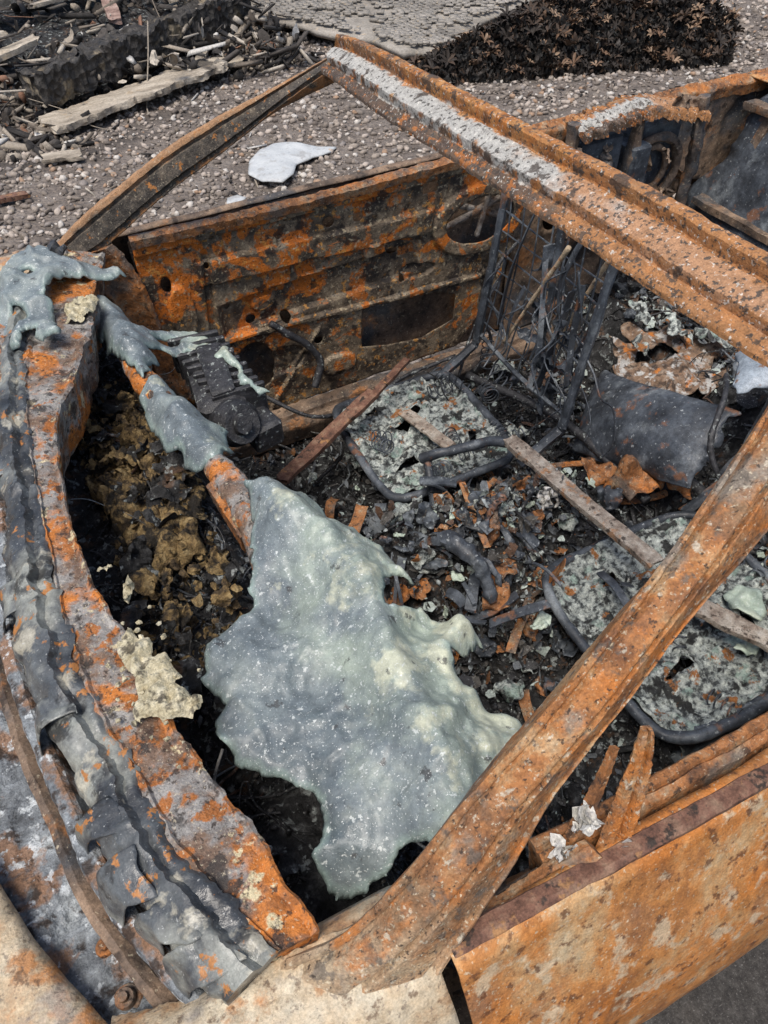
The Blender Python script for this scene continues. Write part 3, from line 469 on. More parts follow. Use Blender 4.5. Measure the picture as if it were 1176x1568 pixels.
GL=[(0,-.290),(.037,-.286),(.068,-.272),(.085,-.24),(.105,-.195),(.125,-.13),(.135,-.077),(.183,-.100),(.213,-.130),(.235,-.18),(.258,-.224),(.275,-.262),(.290,-.335),(.262,-.318),(.24,-.340),(.235,-.375),(.262,-.372),(.285,-.372),(.325,-.410),(.345,-.45),(.322,-.455),(.285,-.462),(.27,-.50),(.30,-.545),(.335,-.60),(.30,-.64),(.26,-.665),(.20,-.690),(.149,-.680),(.125,-.650),(.103,-.650),(.056,-.662),(.030,-.650),(.020,-.612),(.046,-.582),(.048,-.542),(.024,-.515),(-.012,-.475),(-.03,-.42),(-.008,-.387),(-.024,-.340),(-.01,-.31)]
gsheet('melted_windshield_glass',GL,drape,.0028,m_glass,car,rag=.012,rscale=60,seed=56,thick=.004,offset=-1)
tube_xy=np.array([(.02,.66),(.04,.591),(.062,.447),(.066,.281),(.089,.165),(.11,.042),(.124,-.082)])
def drape2(x,y,e):
    d,b=nearest(np.c_[x,y],np.vstack([tube_xy,tube_xy[::-1]]));p=np.c_[x,y,x*0]
    z=.742+.066*np.exp(-(d/.045)**2)+fbm(p,18,3,61)*.020+crease(p,15,66,4)*.008+fbm(p,60,2,62)*.002-np.exp(-e/.006)*.012
    return np.c_[x,y,z]
gsheet('melted_glass_drip',[(-.0,.62),(.05,.60),(.10,.50),(.20,.47),(.235,.42),(.25,.30),(.262,.2),(.247,.20),(.228,.30),(.20,.37),(.16,.40),(.12,.395),(.10,.36),(.085,.30),(.06,.26),(.045,.33),(.035,.40),(.02,.47),(.0,.55)],drape2,.003,m_glass,car,rag=.018,rscale=35,seed=63,thick=.003,offset=-1,holes=[el(.14,.44,.022,.012)])
gsheet('melted_glass_fold',[(.045,.25),(.085,.27),(.125,.20),(.155,.11),(.15,.04),(.115,-.0),(.085,.03),(.07,.08),(.055,.10),(.04,.17)],drape2,.003,m_glass,car,rag=.018,rscale=35,seed=64,thick=.004,offset=-1)
def drape3(x,y,e):
    p=np.c_[x,y,x*0];z=.880-.8*np.clip(-x-.10,0,1)-.4*np.clip(x-.0,0,1)+fbm(p,14,3,65)*.024+crease(p,14,67,4)*.010+fbm(p,60,2,62)*.002-np.exp(-e/.007)*.016
    return np.c_[x,y,z]
gsheet('melted_glass_corner',[(-.15,.62),(-.09,.66),(-.04,.71),(.0,.70),(.01,.64),(.04,.62),(.10,.62),(.11,.58),(.04,.565),(.0,.57),(-.02,.52),(-.05,.50),(-.04,.42),(-.045,.34),(-.075,.335),(-.09,.40),(-.11,.36),(-.14,.38),(-.165,.44),(-.17,.55)],drape3,.003,m_glass,car,rag=.018,rscale=40,seed=66,thick=.003,offset=-1,holes=[el(-.10,.455,.012,.03),el(-.06,.60,.01,.008)])
def seat(nm,x0,x1,y0,y1,z,sd):
    E=bpy.data.objects.new(nm,None);bpy.context.collection.objects.link(E);E.parent=car
    cx,cy=(x0+x1)/2,(y0+y1)/2;hx,hy=(x1-x0)/2,(y1-y0)/2
    rr=lambda k,zz:[(cx+hx*k*np.sign(math.cos(t))*abs(math.cos(t))**.4,cy+hy*k*np.sign(math.sin(t))*abs(math.sin(t))**.4,zz+.008*math.sin(3*t)) for t in np.linspace(0,2*math.pi,41)]
    a=Acc()
    V,q,t=tubegeo(rr(1,z+.012),.011,10,160,jit=.004);a.add(V,q,t)
    V,q,t=tubegeo(rr(.93,z-.005),.006,8,120,jit=.004);a.add(V,q,t)
    for k in range(4):
        yy=y0+.08+(y1-y0-.16)*k/3;V,q,t=tubegeo([(x0+.02,yy,z-.01),(cx,yy+.01*rng.normal(),z-.045),(x1-.02,yy,z-.01)],.004,6,30,jit=.002);a.add(V,q,t)
    for yy in(y0+.02,y1-.02):
        V,q,t=tubegeo([(x0+.05,yy,z-.10),(x1+.05,yy,z-.09)],.015,8,40,jit=.004);a.add(V,q,t)
        for xx in(x0+.08,x1-.06):
            V,q,t=tubegeo([(xx,yy,z-.11),(xx,yy,z)],.010,8,8);a.add(V,q,t)
    xb=x1+.09
    for yy in(y0-.01,y1-.01):
        V,q,t=tubegeo([(x1-.02,yy,z),(xb,yy,z+.07),(xb+.06,yy,z+.50)],[.013,.011,.010],6,50,False,jit=.004);a.add(V,q,t)
    for zz in(.10,.50):
        V,q,t=tubegeo([(xb+.06*zz/.5,y0,z+zz),(xb+.06*zz/.5,cy,z+zz-.015),(xb+.06*zz/.5,y1,z+zz)],.006,6,40,jit=.003);a.add(V,q,t)
    for k in range(7): # sagging wire mesh of the backrest
        yy=y0+.03+(y1-y0-.06)*k/6;V,q,t=tubegeo([(xb+.01,yy,z+.10),(xb+.05,yy+rng.normal(0,.01),z+.3),(xb+.06,yy,z+.50)],.0022,5,30,jit=.002);a.add(V,q,t)
        zz=.14+.05*k;V,q,t=tubegeo([(xb+.12*zz,y0,z+zz),(xb+.12*zz+.03,cy,z+zz-.02+rng.normal(0,.008)),(xb+.12*zz,y1,z+zz)],.0022,5,30,jit=.002);a.add(V,q,t)
    for k in range(11):
        u0,u1=rng.random(2);h0,h1=sorted(rng.uniform(.03,.50,2));dy=y1-y0
        p0=(xb+.12*h0+rng.normal(0,.012),y0+dy*u0,z+h0);p1=(xb+.12*h1+rng.normal(0,.012),y0+dy*(u0+.35*(u1-.5)),z+h1+.08);plank(a,p0,p1,rng.uniform(.008,.030),.003,int(k+sd),24,rng.normal(0,.02))
    for k in range(16):
        u0=rng.random();P=[(xb+.03,y0+(y1-y0)*u0,z+rng.uniform(.2,.5))]
        for s in range(5): P.append((P[-1][0]+rng.normal(0,.02),P[-1][1]+rng.normal(0,.04),P[-1][2]-rng.uniform(.02,.09)))
        V,q,t=tubegeo(P,rng.uniform(.001,.003),5,30);a.add(V,q,t)
    for k in range(13):
        c0=np.array((rng.uniform(x0+.05,x1+.14),rng.uniform(y0+.04,y1-.04),z+.005));ax=rng.normal(0,1,3);ax[2]=abs(ax[2])*.4;ax/=np.linalg.norm(ax);u_=np.cross(ax,(0,0,1.));u_/=np.linalg.norm(u_);w_=np.cross(ax,u_)
        tt=np.linspace(0,2*math.pi*rng.integers(3,6),90);R=rng.uniform(.012,.022)
        P=c0+ax*(tt/6.28*rng.uniform(.012,.022))[:,None]+u_*(np.cos(tt)*R)[:,None]+w_*(np.sin(tt)*R)[:,None]
        V,q,t=tubegeo(P,.0018,5);a.add(V,q,t)
    for k in range(5): crumple(a,(xb+.03+rng.normal(0,.02),rng.uniform(y0,y1),z+rng.uniform(.05,.35)),rng.uniform(.03,.07),.5,1.5,.5)
    a.build(nm+'_frame',m_steel,E,smooth=True,sharp=45)
    ol=[(p[0],p[1]) for p in rr(.97,z)][:-1]
    gsheet(nm+'_pan',ol,lambda x,y,e:np.c_[x,y,z+.006-.014*smooth(0,.05,e)+fbm(np.c_[x,y,x*0],16,4,71)*.018+np.abs(fbm(np.c_[x,y,x*0],45,4,72,.65))*.020+crease(np.c_[x,y,x*0],20,sd,4)*.008],.004,m_ash,E,
       holes=[[(cx-.06,cy+.04),(cx+.02,cy+.09),(cx+.04,cy+.08),(cx-.03,cy+.02)],[(cx-.13,cy-.10),(cx-.06,cy-.07),(cx-.05,cy-.10)],[(cx+.08,cy-.13),(cx+.10,cy-.05),(cx+.12,cy-.07)],[(cx-.10,cy+.13),(cx-.06,cy+.15),(cx-.07,cy+.11)]],rag=.010,rscale=40,seed=sd,thick=.002,sharp=50)
seat('passenger_seat',.50,.86,.16,.56,.325,73)
seat('driver_seat',.66,1.10,-.60,-.15,.325,78)
a=Acc()
for P in([(.985,.27,.80),(.97,.37,.60),(.95,.42,.48)],[(1.03,.19,.80),(1.02,.26,.62),(1.0,.30,.45)]):
    V,q,t=tubegeo(P,.0055,8,40,jit=.003);a.add(V,q,t)
a.build('headrest_rods',m_pil,car,smooth=True)
a=Acc();plank(a,(.795,.145,.43),(.85,-.30,.43),.036,.014,1);plank(a,(.875,-.40,.40),(.95,-.56,.40),.04,.012,2);plank(a,(.66,.42,.365),(.70,.25,.365),.035,.006,5)
a.build('seat_cross_bar',m_bar,car,smooth=True,sharp=40)
a=Acc();V,q,t=tubegeo([(.60,.215,.40),(.64,.185,.425),(.70,.17,.43),(.76,.16,.43),(.80,.14,.42)],.012,10,50,jit=.004);a.add(V,q,t)
V,q,t=tubegeo([(.612,.205,.40),(.60,.17,.37),(.585,.12,.33),(.60,.09,.27)],.010,10,40,jit=.004);a.add(V,q,t);a.build('bent_seat_tube',m_steel,car,smooth=True)
a=Acc();plank(a,(.29,.34,.36),(.60,.465,.42),.035,.012,3);plank(a,(.60,.46,.42),(.74,.55,.42),.02,.01,3);a.build('scorched_trim_strip',m_redwood,car,smooth=True,sharp=40)
a=Acc()
for k,(P,w_) in enumerate((([(.47,-.02,.42),(.50,-.08,.47),(.53,-.15,.46),(.53,-.21,.40)],.016),([(.49,-.03,.41),(.52,-.09,.455),(.555,-.16,.44),(.56,-.22,.38)],.009),([(.43,.05,.38),(.47,-.01,.43),(.50,-.10,.44)],.010),([(.58,.0,.40),(.62,-.06,.44),(.64,-.14,.40)],.009),([(.68,.05,.36),(.66,-.05,.41),(.70,-.13,.36)],.008))):
    V,q,t=tubegeo(P,[w_*.5,w_,w_*.8,w_*.4],9,60,jit=.014,seed=k);a.add(V,q,t)
for k in range(44):
    c0=np.array((rng.normal(.57,.10),rng.normal(-.08,.10),.385));d=rng.normal(0,1,3);d[2]*=.5;d/=np.linalg.norm(d);L=rng.uniform(.04,.14);plank(a,c0-d*L/2,c0+d*L/2,rng.uniform(.006,.026),rng.uniform(.002,.005),k,16,rng.normal(0,.015))
a.build('melted_console_remains',m_steel,car,smooth=True,sharp=45)
a=Acc()
for k in range(22):
    c0=np.array((rng.uniform(.3,1.2),rng.uniform(-.4,.45),0));c0[2]=float(FH(c0[:1],c0[1:2])[0])+.04;d=rng.normal(0,1,3);d[2]*=.25;d/=np.linalg.norm(d);L=rng.uniform(.06,.22);plank(a,c0-d*L/2,c0+d*L/2,rng.uniform(.008,.028),.003,k+50,20,rng.normal(0,.015))
a.build('bent_seat_brackets',m_rust,car,smooth=True,sharp=45)
def shell(nm,pts,mt,bul,seed,lump=.012):
    A,B,C,D=[np.array(p,float) for p in pts]
    def fn(u,v,e):
        P=A[None]*((1-u)*(1-v))[:,None]+B[None]*(u*(1-v))[:,None]+C[None]*(u*v)[:,None]+D[None]*((1-u)*v)[:,None]
        n=np.cross(B-A,D-A);n/=np.linalg.norm(n);n*=np.sign(n[2]+1e-6)
        su=np.clip(np.sin(math.pi*np.clip(u,0,1)),0,1)**.4;sv=np.clip(np.sin(math.pi*np.clip(v,0,1)),0,1)**.5
        return P+n[None]*(bul*sv*su+fbm(P,9,4,seed)*lump+fbm(P,35,3,seed+1)*.003)[:,None]
    return gsheet(nm,[(0,0),(1,0),(1,1),(0,1)],fn,.02,mt,car,rag=.06,rscale=5,seed=seed,thick=.004)
shell('rear_seat_shell',[(1.15,.26,.42),(1.18,-.12,.56),(1.05,-.18,.44),(1.0,.15,.30)],m_steel,.05,81,.006)
shell('folded_trim_plate',[(1.25,-.02,.62),(1.40,-.06,.66),(1.28,-.20,.66),(1.15,-.12,.61)],m_lightsteel,.03,82)
gsheet('rusty_seat_base_plate',[(1.20,.22),(1.28,.40),(1.45,.40),(1.52,.22),(1.40,.10),(1.24,.12)],lambda x,y,e:np.c_[x,y,.385+fbm(np.c_[x,y,x*0],9,3,5)*.03+crease(np.c_[x,y,x*0],12,5)*.02],.006,mat('ashy_rust',[(.3,(.05,.04,.035)),(.5,(.22,.14,.09)),(.7,(.36,.30,.24))],30,8,layers=[dict(c=(.5,.5,.48),s=30,lo=.52,hi=.58,m=.85),dict(c=OR,s=20,lo=.58,hi=.64),dict(c=DK,s=50,lo=.55,hi=.6,m=.8)],bump=RB),car,holes=[el(1.355,.284,.06,.04)],rag=.06,thick=.004,seed=83)
shell('rear_bulkhead',[(1.72,.72,.30),(1.95,.70,.86),(1.95,-.70,.86),(1.72,-.70,.30)],m_steel,.03,85)
a=Acc()
for k in range(9):
    y=.62-.14*k;plank(a,(1.74,y,.34),(1.925,y-.02,.84),.03,.012,k,30)
plank(a,(1.90,.68,.80),(1.90,-.68,.80),.05,.02,3,60);plank(a,(1.80,.68,.55),(1.80,-.68,.55),.04,.02,4,60)
a.build('rear_bulkhead_ribs',m_brown,car,smooth=True,sharp=45)
gsheet('far_quarter_inner',[(1.17,.25),(2.5,.25),(2.5,.845),(1.17,.845)],lambda x,z,e:np.c_[x,.735+fbm(np.c_[x,z,x*0],4,4,7)*.03+crease(np.c_[x,z,x*0],5,3,5)*.01,z],.010,m_brown,car,rag=.003,thick=.003,holes=[el(1.30,.60,.03,.05),el(1.8,.55,.06,.04)])
gsheet('near_quarter_inner',[(1.17,.25),(2.5,.25),(2.5,.845),(1.17,.845)],lambda x,z,e:np.c_[x,-.735+fbm(np.c_[x,z,x*0],4,4,7)*.03,z],.014,m_brown,car,rag=.003,thick=.003)
gsheet('rear_deck',[(1.93,-.74),(2.58,-.68),(2.66,0),(2.58,.68),(1.93,.74),(1.98,0)],lambda x,y,e:np.c_[x,y,.85+fbm(np.c_[x,y,x*0],4,3,7)*.012-.05*np.clip(x-2.3,0,1)],.015,m_skin,car,rag=.004,thick=.004)
for nm,x in(('front_fascia',-1.33),('rear_fascia',2.62)):
    sgn=-1 if x<0 else 1
    gsheet(nm,[(-.78,.22),(.78,.22),(.76,.72),(-.76,.72)],lambda y,z,e,x=x,sgn=sgn:np.c_[x+sgn*(.10*(1-(y/.8)**2)-.06*((z-.45)/.3)**2),y,z],.02,m_skin,car,rag=.004,thick=.004,holes=[el(0,.42,.35,.07)])
tw=Acc()
def ring(acc,c,R,r,n=40):
    th=np.linspace(0,2*math.pi,n);c=np.array(c);P=[c+np.array((R*math.cos(t),0,R*math.sin(t))) for t in th]
    V,q,t=tubegeo(P,r,8,n*2,jit=.005);acc.add(V,q,t)
ring(tw,(1.50,.60,.73),.085,.012);ring(tw,(1.50,.61,.73),.055,.008);ring(tw,(1.32,.61,.76),.05,.009)
for P in([(1.24,.62,.30),(1.24,.61,.62),(1.22,.60,.90)],[(1.40,.60,.40),(1.40,.58,.80),(1.41,.58,.90)],[(1.62,.60,.45),(1.62,.58,.75),(1.60,.58,.90)],[(1.24,.6,.62),(1.42,.57,.60),(1.62,.6,.60)]):
    V,q,t=tubegeo(P,.016,8,40,jit=.012);tw.add(V,q,t)
for k in range(26): crumple(tw,(rng.uniform(1.2,1.65),rng.uniform(.54,.66),rng.uniform(.60,.91)),rng.uniform(.02,.05),.5,1.5,.6)
tw.build('belt_tower_frame',m_brown,car,smooth=True,sharp=45)
a=Acc();obox((1.31,.62,.78),(.065,.035,.075),.05,a,.008);obox((1.51,.655,.70),(.10,.025,.14),0,a,.01);obox((1.42,.60,.66),(.03,.04,.16),0,a,.006);a.build('belt_retractor_housing',m_steel,car,smooth=True,sharp=35)
loft('belt_tower_cap',[(1.22,.55,.885),(1.4,.55,.905),(1.62,.56,.865)],[(1.22,.64,.895),(1.4,.65,.91),(1.62,.65,.87)],[(0,-.02),(.02,0),(.15,.004),(.3,-.004),(.5,.006),(.8,.003),(1,0),(.98,-.014),(.5,-.010)],120,40,m_head,car,.010,35,.45,87)
loft('far_quarter_top_rail',[(1.2,.72,.838),(1.6,.72,.842),(2.5,.70,.832)],[(1.2,.762,.842),(1.6,.762,.85),(2.5,.74,.84)],[(0,-.03),(.02,0),(.3,.004),(.8,.010),(1,0),(.5,-.01)],200,26,m_rust,car,.006,40,.2,88)
loft('near_quarter_top_rail',[(1.2,-.70,.845),(1.6,-.70,.85),(2.5,-.68,.84)],[(1.2,-.765,.85),(1.6,-.765,.86),(2.5,-.74,.85)],[(0,-.03),(.02,0),(.3,.004),(.8,.010),(1,0),(.5,-.01)],160,26,m_rust,car,.005,30,.08,89)
gsheet('floor_pan',[(-1.2,-.8),(2.55,-.8),(2.55,.8),(-1.2,.8)],lambda x,y,e:np.c_[x,y,.14+0*x],.05,m_brown,car,rag=0,thick=.01)
gsheet('engine_bay_floor',[(-1.2,-.68),(-.2,-.68),(-.2,.68),(-1.2,.68)],lambda x,y,e:np.c_[x,y,.42+fbm(np.c_[x,y,x*0],6,4,7)*.08],.02,m_charm,car,rag=0)
for k,(x,sg) in enumerate([(-.72,-1),(-.72,1),(1.85,-1),(1.85,1)]):
    th=np.linspace(0,2*math.pi,37)[:-1];prof=[(.02,.02),(.08,.015),(.10,.04),(.17,.05),(.185,.02),(.20,.0),(.205,.005),(.19,.06),(.19,.14),(.205,.19),(.20,.20)]
    V=np.array([(x+r*math.cos(t),sg*(.80-d),.20+r*math.sin(t)) for r,d in prof for t in th]);n=36;q=[(l*n+j,l*n+(j+1)%n,(l+1)*n+(j+1)%n,(l+1)*n+j) for l in range(len(prof)-1) for j in range(n)]
    rebuild('bare_wheel_rim_%d'%k,V,q,None,m_brown,car,True,None,35)
# interior debris
a=Acc()
def put(n,x0,x1,y0,y1,s0,s1,kind,tilt=math.pi,lift=.02,rlo=0,rhi=1):
    x=rng.uniform(x0,x1,n);y=rng.uniform(y0,y1,n)
    k=fbm(np.c_[x,y,x*0],5,2,123)>rng.uniform(-.5,.5,n);x,y=x[k],y[k];n=len(x)
    z=FH(x,y)+rng.random(n)*lift;p=np.c_[x,y,z];s=s0+(s1-s0)*rng.random(n)**3;r=rlo+(rhi-rlo)*rng.random(n)
    if kind=='f': scat(a,FLV,FLF,p,np.c_[s,s*rng.uniform(.4,1,n),s*.6],tilt,.3,r)
    elif kind=='c': scat(a,IV,IF,p,np.c_[s,s*rng.uniform(.4,1,n),s*rng.uniform(.3,.8,n)],tilt,.35,r)
    else: scat(a,BXV,BXF,p,np.c_[s*3,s*rng.uniform(.15,.4,n),s*.15],tilt*.3,.15,r)
put(26000,.12,1.9,-.69,.69,.002,.014,'f');put(9000,.12,1.9,-.69,.69,.002,.011,'c');put(700,.15,1.8,-.65,.65,.01,.03,'f',.9,.05,0,.9);put(500,.15,1.8,-.65,.65,.004,.016,'b',1,.06,0,.9)
put(9000,-.12,.2,-.69,.66,.0015,.009,'f',rhi=.9);put(4000,-.12,.2,-.69,.66,.0015,.010,'c',rhi=.86)
put(2500,.40,.85,-.30,.16,.003,.020,'f',1.5,.08,.6,1);put(3600,1.15,1.8,.05,.6,.003,.022,'f',.8,.03,.72,1);put(500,.45,1.7,-.6,.6,.004,.018,'f',.7,.05,.965,1)
a.build('charred_interior_debris',m_deb,car)
A1,A2,A3,A4=Acc(),Acc(),Acc(),Acc()
def fz(x,y,l=.02): return (x,y,float(FH(np.array([x]),np.array([y]))[0])+l)
for k in range(300):
    x=rng.uniform(.2,1.75);y=rng.uniform(-.62,.62)
    if k<130: x=rng.normal(.62,.14);y=rng.normal(-.06,.12)
    A=[A1,A1,A3,A2,A3,A1,A4][k%7];crumple(A,fz(x,y,.015+.03*rng.random()),rng.uniform(.012,.050) if A is not A4 else rng.uniform(.008,.022),.55,1.0,rng.uniform(.3,1))
for c,s in(((1.02,-.05,.37),.09),((1.10,-.10,.38),.06),((.95,.02,.36),.07),((.55,-.2,.38),.05),((.60,-.14,.37),.06),((.85,.0,.33),.05)): crumple(A2,c,s,.4,.5,.7)
for c,s in(((.60,-.28,.36),.035),((.50,-.13,.40),.025),((.56,-.05,.39),.02),((.66,-.02,.38),.02),((.92,-.5,.35),.05),((1.0,-.42,.35),.06),((.30,.20,.42),.02)): crumple(A4,c,s,.4,.5,.6)
for c,s in(((1.42,.30,.42),.06),((1.5,.22,.42),.07),((1.38,.42,.42),.06),((1.55,.35,.44),.08),((1.3,.3,.42),.04)): crumple(A3,c,s,.5,.5,.7)
A1.build('scorched_metal_scraps',m_steel,car,smooth=True,sharp=45,solid=.001);A2.build('rusted_metal_scraps',m_rust,car,smooth=True,sharp=45,solid=.001);A3.build('ash_coated_scraps',m_ash,car,smooth=True,sharp=45,solid=.001);A4.build('melted_glass_scraps',m_glass,car,smooth=True,sharp=60,solid=.003)
a=Acc()
for k in range(600):
    x=rng.uniform(.15,1.7);y=rng.uniform(-.62,.62)
    if rng.random()<.25: x=rng.uniform(-.08,.15)
    L=rng.uniform(.04,.22);d=rng.normal(0,1,3);d[2]*=.3;d/=np.linalg.norm(d);P=[np.array(fz(x,y,.01))]
    for s in range(5):
        d=d+rng.normal(0,.45,3);d[2]*=.7;d/=np.linalg.norm(d);P.append(P[-1]+d*L/5)
    P=np.array(P);P[:,2]=np.maximum(P[:,2],FH(P[:,0],P[:,1])+.004)
    V,q,t=tubegeo(P,rng.uniform(.0006,.0028),5,20);a.add(V,q,t,rng.random()*.9)
a.build('burnt_wiring',m_deb,car,smooth=True)
a=Acc()
for P,r in(([(.42,.675,.56),(.45,.665,.53),(.50,.66,.48),(.53,.65,.42),(.50,.63,.36)],.010),([(1.14,.66,.60),(1.05,.63,.55),(1.0,.60,.45),(1.02,.58,.36),(.95,.55,.30)],.005),([(1.10,.66,.52),(1.02,.60,.50),(.97,.60,.40),(.9,.55,.3)],.004),([(1.20,-.05,.60),(1.12,-.12,.62),(1.05,-.18,.56),(1.08,-.25,.46),(1.15,-.24,.40)],.006),([(.34,.60,.42),(.45,.52,.36),(.6,.55,.32),(.75,.58,.34),(.9,.57,.36)],.006),([(1.15,.35,.3),(1.12,.1,.36),(1.15,-.2,.34)],.014),([(.9,.5,.34),(1.0,.2,.36),(1.02,-.1,.34)],.012)):
    V,q,t=tubegeo(P,r,8,50,jit=.003);a.add(V,q,t)
a.build('wiring_harness',m_plastic,car,smooth=True)
a=Acc()
for k in range(5): crumple(a,np.array((.782,-.036,.41))+rng.normal(0,.008,3),.030,.6,1.5,.6)
a.build('white_ash_clump',m_ashw,car)
# ------------------------------------------------------------------ yard
rebuild('ground',[(-80,-80,0),(80,-80,0),(80,80,0),(-80,80,0)],[(0,1,2,3)],None,m_gr)
rebuild('asphalt_pavement',[(-30,-20,.004),(30,-20,.004),(30,.55,.004),(-30,.45,.004)],[(0,1,2,3)],None,m_asph)
a=Acc();n=44000
x=rng.uniform(-1.6,6.5,n);y=.95+6.3*rng.random(n)**1.15;s=.006+.018*rng.random(n)**1.6;p=np.c_[x,y,s*.25];scat(a,IV,IF,p,np.c_[s,s*rng.uniform(.6,1,n),s*rng.uniform(.4,.75,n)],.5,.28)
n=2200;x=rng.uniform(-1.6,6,n);y=rng.uniform(.95,7,n);s=.014+.016*rng.random(n);scat(a,IV,IF,np.c_[x,y,s*.2],np.c_[s,s*.8,s*.5],.5,.3)
a.build('gravel',m_peb)
a=Acc();plank(a,(.20,4.08,.18),(1.72,4.92,.22),.19,.17,5,160)
V=a.v[0];V+=(fbm(V,22,3,9)*.035)[:,None]*np.array((.3,-.6,.7));a.build('charred_timber_beam',m_char,smooth=True,sharp=40)
def one(name,mt,*ps):
    a=Acc()
    for p in ps: plank(a,*p)
    return a.build(name,mt,smooth=True,sharp=35)
one('weathered_plank',m_wood,((.22,3.86,.06),(1.30,4.22,.10),.22,.035,11,90))
one('weathered_plank',m_wood,((-.3,4.95,.36),(1.15,5.75,.46),.30,.035,12,90))
one('weathered_plank',m_wood,((.9,5.45,.50),(1.9,5.65,.50),.26,.06,13,60))
one('weathered_plank',m_wood,((-.6,5.7,.42),(1.0,6.5,.52),.35,.035,14,60))
one('weathered_plank',m_wood,((1.2,4.75,.40),(1.85,5.55,.47),.14,.05,15,60))
one('weathered_plank',m_wood,((-.5,4.35,.22),(.15,4.75,.32),.16,.03,25,60))
one('broken_board',m_redw,((1.02,6.3,.78),(.86,4.85,.26),.085,.03,16,60))
one('broken_board',m_redw,((1.50,5.05,.46),(1.80,5.75,.66),.07,.03,17,60))
one('broken_board',m_redw,((.1,5.9,.6),(.55,6.6,.8),.08,.03,18,60))
one('wood_lath',m_wood,((1.25,4.45,.06),(1.48,4.78,.12),.05,.02,19,30))
one('wood_lath',m_wood,((1.22,4.35,.06),(1.5,4.3,.07),.12,.025,20,30))
one('wood_lath',m_wood,((.12,3.50,.03),(.30,3.45,.03),.10,.02,21,30))
one('wood_lath',m_redwood,((-.35,3.12,.03),(-.02,3.10,.03),.05,.02,22,30))
one('wood_lath',m_wood,((-.1,4.5,.22),(.35,4.65,.28),.10,.03,23,30))
one('wood_lath',m_wood,((.4,4.95,.38),(1.3,5.25,.42),.05,.02,24,30))
a=Acc()
def rub(n,x0,x1,y0,y1,h,s0,s1):
    x=rng.uniform(x0,x1,n);y=rng.uniform(y0,y1,n);z=rng.random(n)*h*np.clip((y-3.7)/1.0,.05,1);s=s0+(s1-s0)*rng.random(n)**2
    k=rng.integers(0,3,n)
    for kk,(V,F,sz) in enumerate(((FLV,FLF,(1,.7,.5)),(IV,IF,(1,.7,.5)),(BXV,BXF,(3,.35,.25)))):
        m=k==kk;scat(a,V,F,np.c_[x,y,z+.01][m],s[m][:,None]*np.array(sz),.6 if kk==2 else 3,.3)
rub(4200,-.9,1.9,4.15,7.2,.30,.008,.05);rub(700,-.8,.35,3.6,4.6,.12,.01,.05);rub(350,1.2,2.0,4.2,5.0,.08,.01,.04);rub(160,-.5,1.2,2.6,4.2,.0,.006,.02)
for k in range(45):
    x=rng.uniform(-.8,1.8);y=rng.uniform(4.2,6.6)
    if k<20: x=rng.uniform(-.7,.4);y=rng.uniform(3.9,4.9)
    d=rng.normal(0,1,3);d[2]*=.2;d/=np.linalg.norm(d);L=rng.uniform(.2,.8);P=[np.array([x,y,rng.uniform(.1,.35)])]
    for s in range(4):
        d=d+rng.normal(0,.12,3);d/=np.linalg.norm(d);P.append(P[-1]+d*L/4);P[-1][2]=max(P[-1][2],.02)
    V,q,t=tubegeo(P,rng.uniform(.002,.007),5,14);a.add(V,q,t)
for k in range(40): crumple(a,(rng.uniform(-.8,1.8),rng.uniform(4.0,6.5),rng.uniform(.15,.35)),rng.uniform(.04,.12),.4,1,.6)
a.build('fire_rubble_pile',m_yard)
gsheet('ash_mound',[(-1.2,4.3),(.2,4.15),(1.0,4.35),(1.75,4.7),(2.0,5.6),(1.9,7.4),(-1.2,7.4)],lambda x,y,e:np.c_[x,y,.22*smooth(0,.7,e)+fbm(np.c_[x,y,x*0],4,5,3)*.06*smooth(0,.3,e)],.04,m_charm,None,rag=.08,rscale=3)
B=np.array([(1.76,4.93),(2.28,4.33),(2.46,3.85),(2.80,3.80),(2.95,4.0),(3.3,4.25),(4.2,4.6),(4.9,5.3),(4.6,7.2),(2.3,7.2),(2.15,5.8)])
slabz=lambda x,y:.13+.05*np.sin(x*1.3+.5)+.10*smooth(4.4,6.5,y)
def slabfn(x,y,e):return np.c_[x,y,slabz(x,y)-.01+fbm(np.c_[x,y,x*0],3,3,5)*.02-.03*np.exp(-e/.05)]
slab=gsheet('shingled_roof_panel',B,slabfn,.02,m_shin,None,rag=.08,rscale=4,seed=9,thick=.03,offset=-1)
du=np.array((.80,-.60));dv=np.array((.60,.80))
us=np.arange(-5,5,.060);vs=np.arange(0,10,.034);U,Vv=np.meshgrid(us,vs,indexing='ij');U=U+(np.arange(len(vs))%2)[None]*.03+rng.normal(0,.006,U.shape)
X=U*du[0]+Vv*dv[0];Y=U*du[1]+Vv*dv[1]
m=inpoly(X,Y,B)&(fbm(np.stack([X,Y,X*0],-1),5,3,9)+rng.random(X.shape)*.5>-.12)&(nearest(np.c_[X.ravel(),Y.ravel()],B)[0].reshape(X.shape)>.04)
X,Y=X[m],Y[m];n=len(X);Z=slabz(X,Y)+fbm(np.c_[X,Y,X*0],3,3,5)*.02+.004+rng.random(n)*.003
bv=BXV[None]*np.stack([rng.uniform(.018,.030,n),rng.uniform(.012,.016,n),rng.uniform(.003,.007,n)],1)[:,None]+rng.normal(0,.002,(n,8,3))
ang=math.atan2(du[1],du[0])+rng.normal(0,.06,n);ca,sa=np.cos(ang)[:,None],np.sin(ang)[:,None]
vv=np.stack([bv[...,0]*ca-bv[...,1]*sa+X[:,None],bv[...,0]*sa+bv[...,1]*ca+Y[:,None],bv[...,2]+Z[:,None]+bv[...,1]*.15],-1)
rebuild('shingle_tabs',vv.reshape(-1,3),None,(BXF[None]+np.arange(n)[:,None,None]*8).reshape(-1,3),m_shin,slab)
